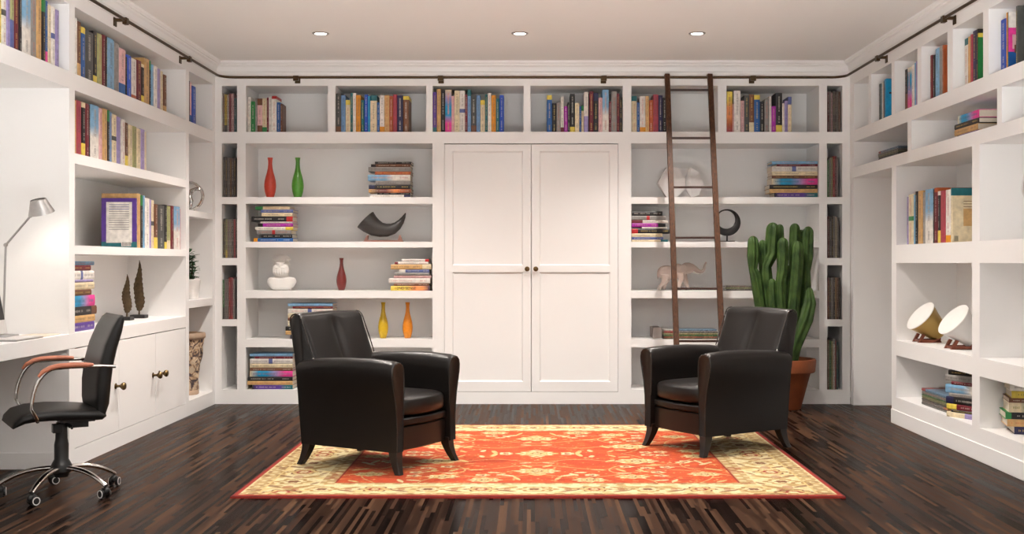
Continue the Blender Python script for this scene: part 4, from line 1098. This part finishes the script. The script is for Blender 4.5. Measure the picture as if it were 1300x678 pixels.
Z1 = 2.413
row_back(313.8, Z1, 'w 4.5 45; g 5.5 39; x 2.5 43; f 6.5 43 ^u20 _u20; i 5.5 43 _g15; m 2.5 44; w 4 45; w 6 46 ^e8; b 5 38; u 2.5 36', 'second cubby of back top row', 'books in the second cubby of the back top row')
row_back(426.4, Z1, 'd 6.4 49 _u15; C 5.8 47; i 6 41 ^y15; t 3 50; w 4.3 50; a 6 47; t 4.4 41; r 4.6 48; q 3 46; i 8.5 47 ^t15; b 3.5 38; w 6 47 _a15; s 6.3 47; z 4.6 46; j 5.2 48; n 7.5 47; u 7.5 46 ^y10', 'third cubby of back top row', 'books in the third cubby of the back top row')
row_back(549.6, Z1, 'p 4.8 51 _t12; s 5.2 55; k 5.5 54; P 8 54 @ilqqPP; f 3.7 46; i 6.5 53; w 7 53 =L; m 3.2 48; C 4.4 54 ^t15; d 6.8 48 _u18; C 5 47; i 6 41 ^y15; t 3.4 48; w 4.7 50; a 5.7 47; t 4.5 43; r 5.5 47', 'left cubby above the wardrobe', 'books in the left cubby above the wardrobe')
row_back(694.4, Z1, 'b 6.4 47 ^y12; k 5.8 37; x 5.2 38; w 4.2 45 _m14; v 4.6 33; k 3 38; k 6.3 49 _y14; i 5.6 37; b 2.6 33; i 3.2 34 ^g20; w 5.6 51 _l40; k 1.2 49; m 5.2 52; k 6.4 50 ^n20; f 5.2 44; w 8 54 @cccwww; m 3.3 39; x 7 52; m 3.2 49; k 3.6 44', 'right cubby above the wardrobe', 'books in the right cubby above the wardrobe')
row_back(802, Z1, 'i 6.6 46 ^t14; b 3.7 38; w 7.2 46 _a14; s 4.6 46; z 5.2 41; j 6.6 48; n 5.4 47; k 5 44; y 4 43', 'top cubby left of the ladder', 'books in the top cubby left of the ladder')
row_back(922.8, Z1, 'o 7.2 52 @yyoozj; f 2 36; w 8.4 53; f 4.6 40; d 6.3 47; u 6.2 48 _i26; b 7.3 47 ^y12; k 6 39; x 6 42; w 2.8 46; v 5.6 33; k 8 50 _y18; w 3.2 37; l 4.2 40; i 4.6 45 ^L22', 'top cubby right of the ladder', 'books in the top cubby right of the ladder')

# magazines in the narrow columns
MG1 = 'x 2.6 49; y 3.4 48 _d18; w 2.2 47; j 3 49; f 3.2 49; t 3.2 43'
MG2 = 'gap 1; d 2.6 51; d 2.8 50; x 2.6 50; u 2.8 50; d 2.6 49; k 2.6 50'
MG3 = 'gap 1; d 2.8 50; h 2.4 49 _y20; x 2.6 50; x 2.6 49; d 2.6 50; j 2.6 49; d 2.4 50'
MG4 = 'g 2.6 50 _d30; x 2.8 51; x 2.6 51; e 2.2 53; j 3 53 _e8; x 2.6 51'
def mags(x0, z, s, place, Hscale=1): row_back(x0, z, s, place, 'magazines standing in narrow column slots', kind='magazine', setback=.018, Dp=.24)
mags(282.2, Z1, MG1, 'top slot of left narrow column')
mags(282.2, 1.835, MG2, 'second slot of left narrow column')
mags(282.2, 1.295, MG3, 'third slot of left narrow column')
mags(282.2, .75, MG4, 'fourth slot of left narrow column')
mags(1050.6, Z1, 'm 2.4 51; x 2.2 52; f 2.4 50; d 2.4 52; k 2.4 51; x 2.2 52; u 2.4 51', 'top slot of right narrow column')
mags(1050.6, 1.835, 'g 2.4 47; x 2.4 50; h 2.2 51; e 2.4 52; m 2.4 52; x 2.2 50', 'second slot of right narrow column')
mags(1050.6, 1.295, 'm 2.6 53; d 2.6 52; k 2.4 53; x 2.6 53; i 2 52; d 2.4 51', 'third slot of right narrow column')
mags(1050.6, .75, 'm 2.4 53; d 2.6 52; x 2.6 53; k 2.4 53; s 1.6 53; u 2.6 53; k 2.4 53', 'fourth slot of right narrow column')
mags(1050.6, .126, 'u 2.4 63; g 2.6 62; h 2.2 61; w 2.8 64 ^x10; e 1.4 62; t 2.6 60', 'bottom slot of right narrow column')

# left wall rows
row_side(-1, -13, Z1, 'C 7 50; x 6 49; y 3.6 50; w 5.6 51 =d; l 4.4 50; h 5.2 52 _L45; m 6.6 53; k 4.2 51; w 10.6 53 @cccwww; x 7.3 52; s 6.6 54; k 4.5 53 ^g20; b 3.6 53 _P20; i 4.4 51; w 4.6 51 =L; l 4.6 50', 'overhead cubby above desk', 'books in the overhead cubby above the desk')
row_side(-1, 96.6, Z1, 'w 2 52; u 5 50 _s25; b 5.6 47 ^y12; d 10.2 46; k 5 49 _y16; h 6 49; m 4.6 50; k 2 50; c 8.8 50; x 5.8 49; f 8.8 46 _b25; k 1.4 40; r 5.8 43; w 6.4 42 _z12; m 6 43; k 3.6 41 ^i8 _y20; s 6.6 49; k 2.6 49 ^g20; c 2.8 46; w 4.8 46; l 4 45; i 3.2 44; gap 1; u 3.8 42 _s18', 'left wall top row',
         'books in the left wall top row', {})
row_side(-1, 240.8, Z1, 'k 1.2 50; f 2.2 49 _b20; r 5 46', 'top corner cubby, left wall', 'books in the left wall corner cubby')
row_side(-1, 95.2, 1.925, 's 2.4 48; j 7 49; k 4.8 49 ^i10 _y24; m 4.6 49; k 1.8 49; w 10.6 50 @cccwww; f 4.4 49; s 6 50; k 3.2 50 ^g22; C 3.2 49; i 6.2 48 =d; l 2.2 47; l 2.8 47; w 5 46; u 4.6 44 _y25; i 4.8 43; h 5.2 43; i 5 42; l 5.4 43; i 2 41', 'left wall second row', 'books in the left wall second row')
blurb = [(.12, .86, .10, .92, 'w')]+[(.20, .78, .86-.045*k, .872-.045*k, 'x' if k > 2 else 'L') for k in range(12)]+[(.14, .42, .03, .12, 'w')]+[(.15+.028*k, .163+.028*k, .04, .11, 'k') for k in range(9)]
row_side(-1, 172.8, 1.359, 'p 1.6 51 _t12; s 4.6 56; k 3.4 55 ^g20; c 2.2 55; w 6.2 53; l 2.4 52; i 3.6 52 =d; u 4.2 48 _y25; d 8.8 48; k 3.2 49 _y16; h 4.8 48 _i20; m 3.6 49; w 7.6 49 @cccwww; f 1 47', 'left wall third row', 'books in the left wall third row',
         {0: blurb})

# right wall rows (listed from far to near)
sea = [(.0, 1, .0, 1, 'q'), (.1, .5, .62, .66, 'n'), (.3, .8, .2, .24, 'b')]
multi = [(.1, .9, .55, .95, 'd'), (.1, .9, .05, .5, 'z'), (.3, .7, .45, .6, 'y')]
row_side(1, 1114.6, Z1, 'd 2.5 44; t 1.2 43; w 2.4 45; u 1.6 45; q 3 46', 'second cubby of right wall top row', 'books in the second cubby of the right wall', {4: sea})
row_side(1, 1148, Z1, 'k 3.4 45 _u40; P 5 45 @iqqlPP; w 3.6 46; c 1.6 47; l 3 48', 'third cubby of right wall top row', 'books in the third cubby of the right wall')
row_side(1, 1180.4, Z1, 'm 2.6 46; k 3.4 45; c 5.4 50; x 4.2 50; z 2 50', 'fourth cubby of right wall top row', 'books in the fourth cubby of the right wall', {4: multi})
woman = [(.0, 1, .84, .92, 'y'), (.0, 1, .0, .84, 'g'), (.3, .95, .06, .66, 'a'), (.45, .75, .25, .55, 'f')]
row_side(1, 1223, Z1, 'w 5.2 45 ^t14; s 3 45; j 3 46; n 5 48; k 2.4 48', 'fifth cubby of right wall top row', 'books in the fifth cubby of the right wall', {4: woman})
pinkc = [(.0, 1, .0, .3, 'b'), (.0, 1, .3, .72, 'P'), (.1, .55, .35, .6, 'f'), (.15, .5, .28, .42, 'u'), (.0, 1, .72, 1, 'w')]
greyc = [(.3, .9, .55, .92, 'x'), (.15, .95, .08, .3, 'u'), (.2, .9, .17, .27, 'i')]
row_side(1, 1269, Z1, 'r 7.6 45; a 2.2 49; d 1.4 49; gap 9; d 3 50', 'sixth cubby of right wall top row', 'books in the sixth cubby of the right wall', {2: pinkc, 4: greyc})
teal = [(.0, 1, .88, 1, 't'), (.22, 1, .0, .86, 'i'), (.3, .9, .3, .62, 's'), (.3, .9, .75, .76, 'u'), (.3, .9, .70, .71, 'u'), (.3, .8, .65, .66, 'u')]+[(.06+.015*k, .067+.015*k, .02, .12, 'k') for k in range(7)]
row_side(1, 1150, 1.39, 'l 3 52; i 6.4 54 =g; c 1.6 53; k 3.6 56; s 5.6 56; x 3.2 54; w 10 56 @cccwww; k 1.8 55; m 4.6 56 ^z8; k 3.6 52 ^w8 _y24; j 6 52; w 7.2 52 _a14; i 2 53 ^t14', 'middle bay of right wall bookcase', 'books standing in the right wall bookcase', {12: teal})

# ------------------------------------------------------------------ stacks (bottom to top)
def stack_back(z, rows, place, group, dy=.03, scale=1.0, dp=.24, kind='book'):
    zz = z+G
    for n, r in enumerate(rows.split(';')):
        tk = r.split(); T, xa, xb = float(tk[1])*U*1.003, float(tk[2]), float(tk[3]); spec = ' '.join([tk[0]]+tk[4:])
        rnd = random.Random(int(xa*7)+n); D = YB+dy+rnd.uniform(0, .006)
        a, b = (xa-VX)*D/F, (xb-VX)*D/F
        book(T-.0006, b-a, dp-rnd.uniform(0, .03), spec, ((a+b)/2, D, zz), 0, f'{desc(spec, kind)}, {ORD[n]} from bottom, {place}', group, lying=True, kind=kind)
        zz += T
stack_back(1.439, 'b 4.6 322 372 ^a10; k 5 332 371; x 5.2 326 370 =e; w 4.2 324 372 _y20; v 4.4 327.5 372 ^k14; w 2.2 331 371; k 6.6 319 371.5 _e15; i 4.6 332 371; L 4 331 372; i 4.2 324 368 ^g22', 'stack left of horn', 'stack of books on the shelf left of the horn')
stack_back(1.835, 'w 3.2 470 521 _n16; k 2.6 479 521; m 4.6 468 522 @sumozu; k 5.6 468 521 ^n14; x 5 476.5 521; w 7.6 467 521 @cccwww; z 4 476 521.5; x 6 467.5 521; u 3.4 471 521 ^k12; k 3.2 476 522', 'stack right of green vase', 'stack of books on the top shelf right of the vases')
stack_back(1.004, 'y 6 496 545.5 @yyyoon; u 3.4 500 545; w 6.4 493.5 546; f 3.4 500 547.5; x 3.8 501 545; L 4 507 545 ^w20; s 6.4 496 547.5 _i22; w 3.2 501 544 ^m10; w 3.6 510 544.5 _e14', 'stack right of dark red vase', 'stack of books on the shelf right of the dark red vase')
SA = 'p 5.6 {a4} {b} @kpppptt; s 5 {a0} {b}; k 5.4 {a0} {b}; q 7.4 {a2} {b} @iqqlPP; u 3.8 {a2} {b}; i 5.2 {a2} {b}; w 6.4 {a2} {b} =L; m 3 {a5} {b}; c 3.6 {a2} {b}'
def sa(a, b): return SA.format(a4=a+6, a0=a, a2=a+3, a5=a+9, b=b)
stack_back(.573, sa(362.5, 422.5), 'stack behind left armchair top', 'stack of books behind the left armchair')
stack_back(.126, sa(314.2, 371.5), 'bottom shelf stack left of armchair', 'stack of books on the bottom shelf left of the armchair')
stack_back(1.835, sa(977, 1038).replace('7.4', '7.8'), 'stack on top shelf above cactus', 'stack of books on the shelf above the cactus')
stack_back(1.439, 'i 2.6 802 848 _t20; L 3.4 802 842; i 4.6 802 841; k 6 802 851 ^e16; w 2.2 815 847; v 4.8 802 845 _k22; w 4 802 848 ^m30; x 5.4 802 845 =e; k 5.6 802 841', 'stack left of ladder', 'stack of books on the shelf left of the ladder')
stack_back(1.004, 'd 2.2 922 965; h 2.2 921 964; x 2.2 922 965', 'magazines beside cactus', 'magazines lying beside the cactus', kind='magazine')
stack_back(.573, 'k 1.6 842 911; z 1.8 843 912; g 1.8 843 911; h 2.4 842 911; x 2.6 843 912 ^e18; c 2 842 910 ^w20', 'magazines behind right armchair', 'magazines lying behind the right armchair', kind='magazine')
q = MB(); q.box(0, .078, 0, .28, 0, .092); q.box(.004, .074, .004, .276, .0925, .097)
tag(q.build('document_box', mat('grey_card', rgb(168, 156, 150), .7, noise=(12, .3)), None, ((829.5-VX)*(YB+.12)/F, YB+.14, .573+G), smooth=0), 'low grey storage box behind the magazines, behind right armchair', 'box')
def stack_rot(x, y, z, rz, rows, place, group, kind='book', dp=.24):
    """rows: colour thickness(px units) length(m) shift(m) bands"""
    zz = z+G; ux, uy = math.cos(rz), math.sin(rz)
    for n, r in enumerate(rows.split(';')):
        tk = r.split(); T, L, sh = float(tk[1])*U, float(tk[2]), float(tk[3]); spec = ' '.join([tk[0]]+tk[4:])
        book(T-.0006, L, dp, spec, (x+ux*sh, y+uy*sh, zz), rz, f'{desc(spec, kind)}, {ORD[n]} from bottom, {place}', group, lying=True, kind=kind)
        zz += T
# left worktop stack: spines face the room, left end = nearest
stack_rot(-2.845, 7.245, .82, PI/2, 'p 7.6 .40 .0; s 6.4 .42 .0; k 8 .44 .02 _u20; q 10 .42 .0 @iqqlPP; u 5.4 .34 -.02; i 6.6 .40 .0; l 2.4 .38 -.01; w 8.2 .40 .0 =L; m 5 .34 -.03; c 3.6 .39 .0 ^w10', 'stack on worktop behind office chair', 'stack of books on the worktop')
# right wall stacks: spines face the room, left end = far
stack_rot(2.87, 7.50, 2.09, -PI/2, 'p 2.6 .34 -.02 ^k15; s 6 .40 -.04; k 5 .42 -.03; q 7.4 .36 -.0 @iqqlPP', 'right wall upper row', 'stack of books in the right wall upper row')
stack_rot(2.86, 9.15, 2.09, -PI/2, 'd 2.4 .50 0; k 1.6 .50 .01; h 2.2 .50 0; x 2.2 .50 -.01; c 2.4 .49 0 ^e12', 'right wall upper row, far bay', 'magazines lying in the far upper bay of the right wall', kind='magazine', dp=.36)
stack_rot(2.90, 6.55, 2.09, -PI/2, 'd 2.6 .32 0; h 2.4 .32 .01; x 2.4 .33 0', 'upper row, right photo edge', 'magazines lying in the nearest upper bay', kind='magazine', dp=.30)
stack_rot(2.88, 8.16, .21, -PI/2, 'd 2.6 .52 0; x 2.2 .52 .005 _o15; k 1.8 .52 0; h 3 .52 .005; g 1.6 .52 0; x 3 .52 .005; c 3 .52 0 ^e16', 'bottom bay, right wall bookcase', 'magazines lying in the bottom bay of the right bookcase', kind='magazine', dp=.36)
stack_rot(2.90, 7.60, .21, math.radians(-62), 'l 5 .34 0 ^i45; k 2.4 .30 .02; m 5.4 .34 0 ^y25 _o20; k 7 .35 0 ^n18; x 3.6 .32 .01; w 8 .36 0 @cccwww; m 3.4 .30 .02; x 6 .36 0; k 5 .33 .01 _u25', 'stack beside the bottom magazines', 'stack of books beside the magazines in the bottom bay', dp=.22)
stack_rot(3.06, 6.90, .21, math.radians(-14), 'n 6.6 .30 .02 _l20; s 6.4 .34 0; k 6 .34 -.01 ^g10; t 8.4 .32 0 @iitqlP; u 4 .32 0; y 6.2 .31 .01; w 6.6 .31 0 ; x 2 .31 0', 'bottom right corner stack', 'stack of books in the bottom right bay', dp=.25)

# the one spine whose title can be read
fc = bpy.data.curves.new('spine_title', 'FONT'); fc.body = '2ND SENSE'; fc.size = .034; fc.extrude = .0003; fc.align_x = 'LEFT'; fc.align_y = 'CENTER'
to = bpy.data.objects.new('tmp', fc); COL.objects.link(to); to.rotation_euler = (PI/2, 0, 0)
bpy.context.view_layer.update()
me = bpy.data.meshes.new_from_object(to.evaluated_get(bpy.context.evaluated_depsgraph_get())); bpy.data.objects.remove(to)
me.transform(Matrix.Rotation(PI/2, 4, 'X')); me.materials.clear(); me.materials.append(M_blackpl)
for o_ in list(COL.objects):
    if o_.get('group') == 'stack of books on the shelf right of the dark red vase' and 'first from bottom' in o_['label']:
        ti = bpy.data.objects.new('spine_title', me); COL.objects.link(ti); ti.parent = o_; ti.location = (-.12, -.0008, .021)
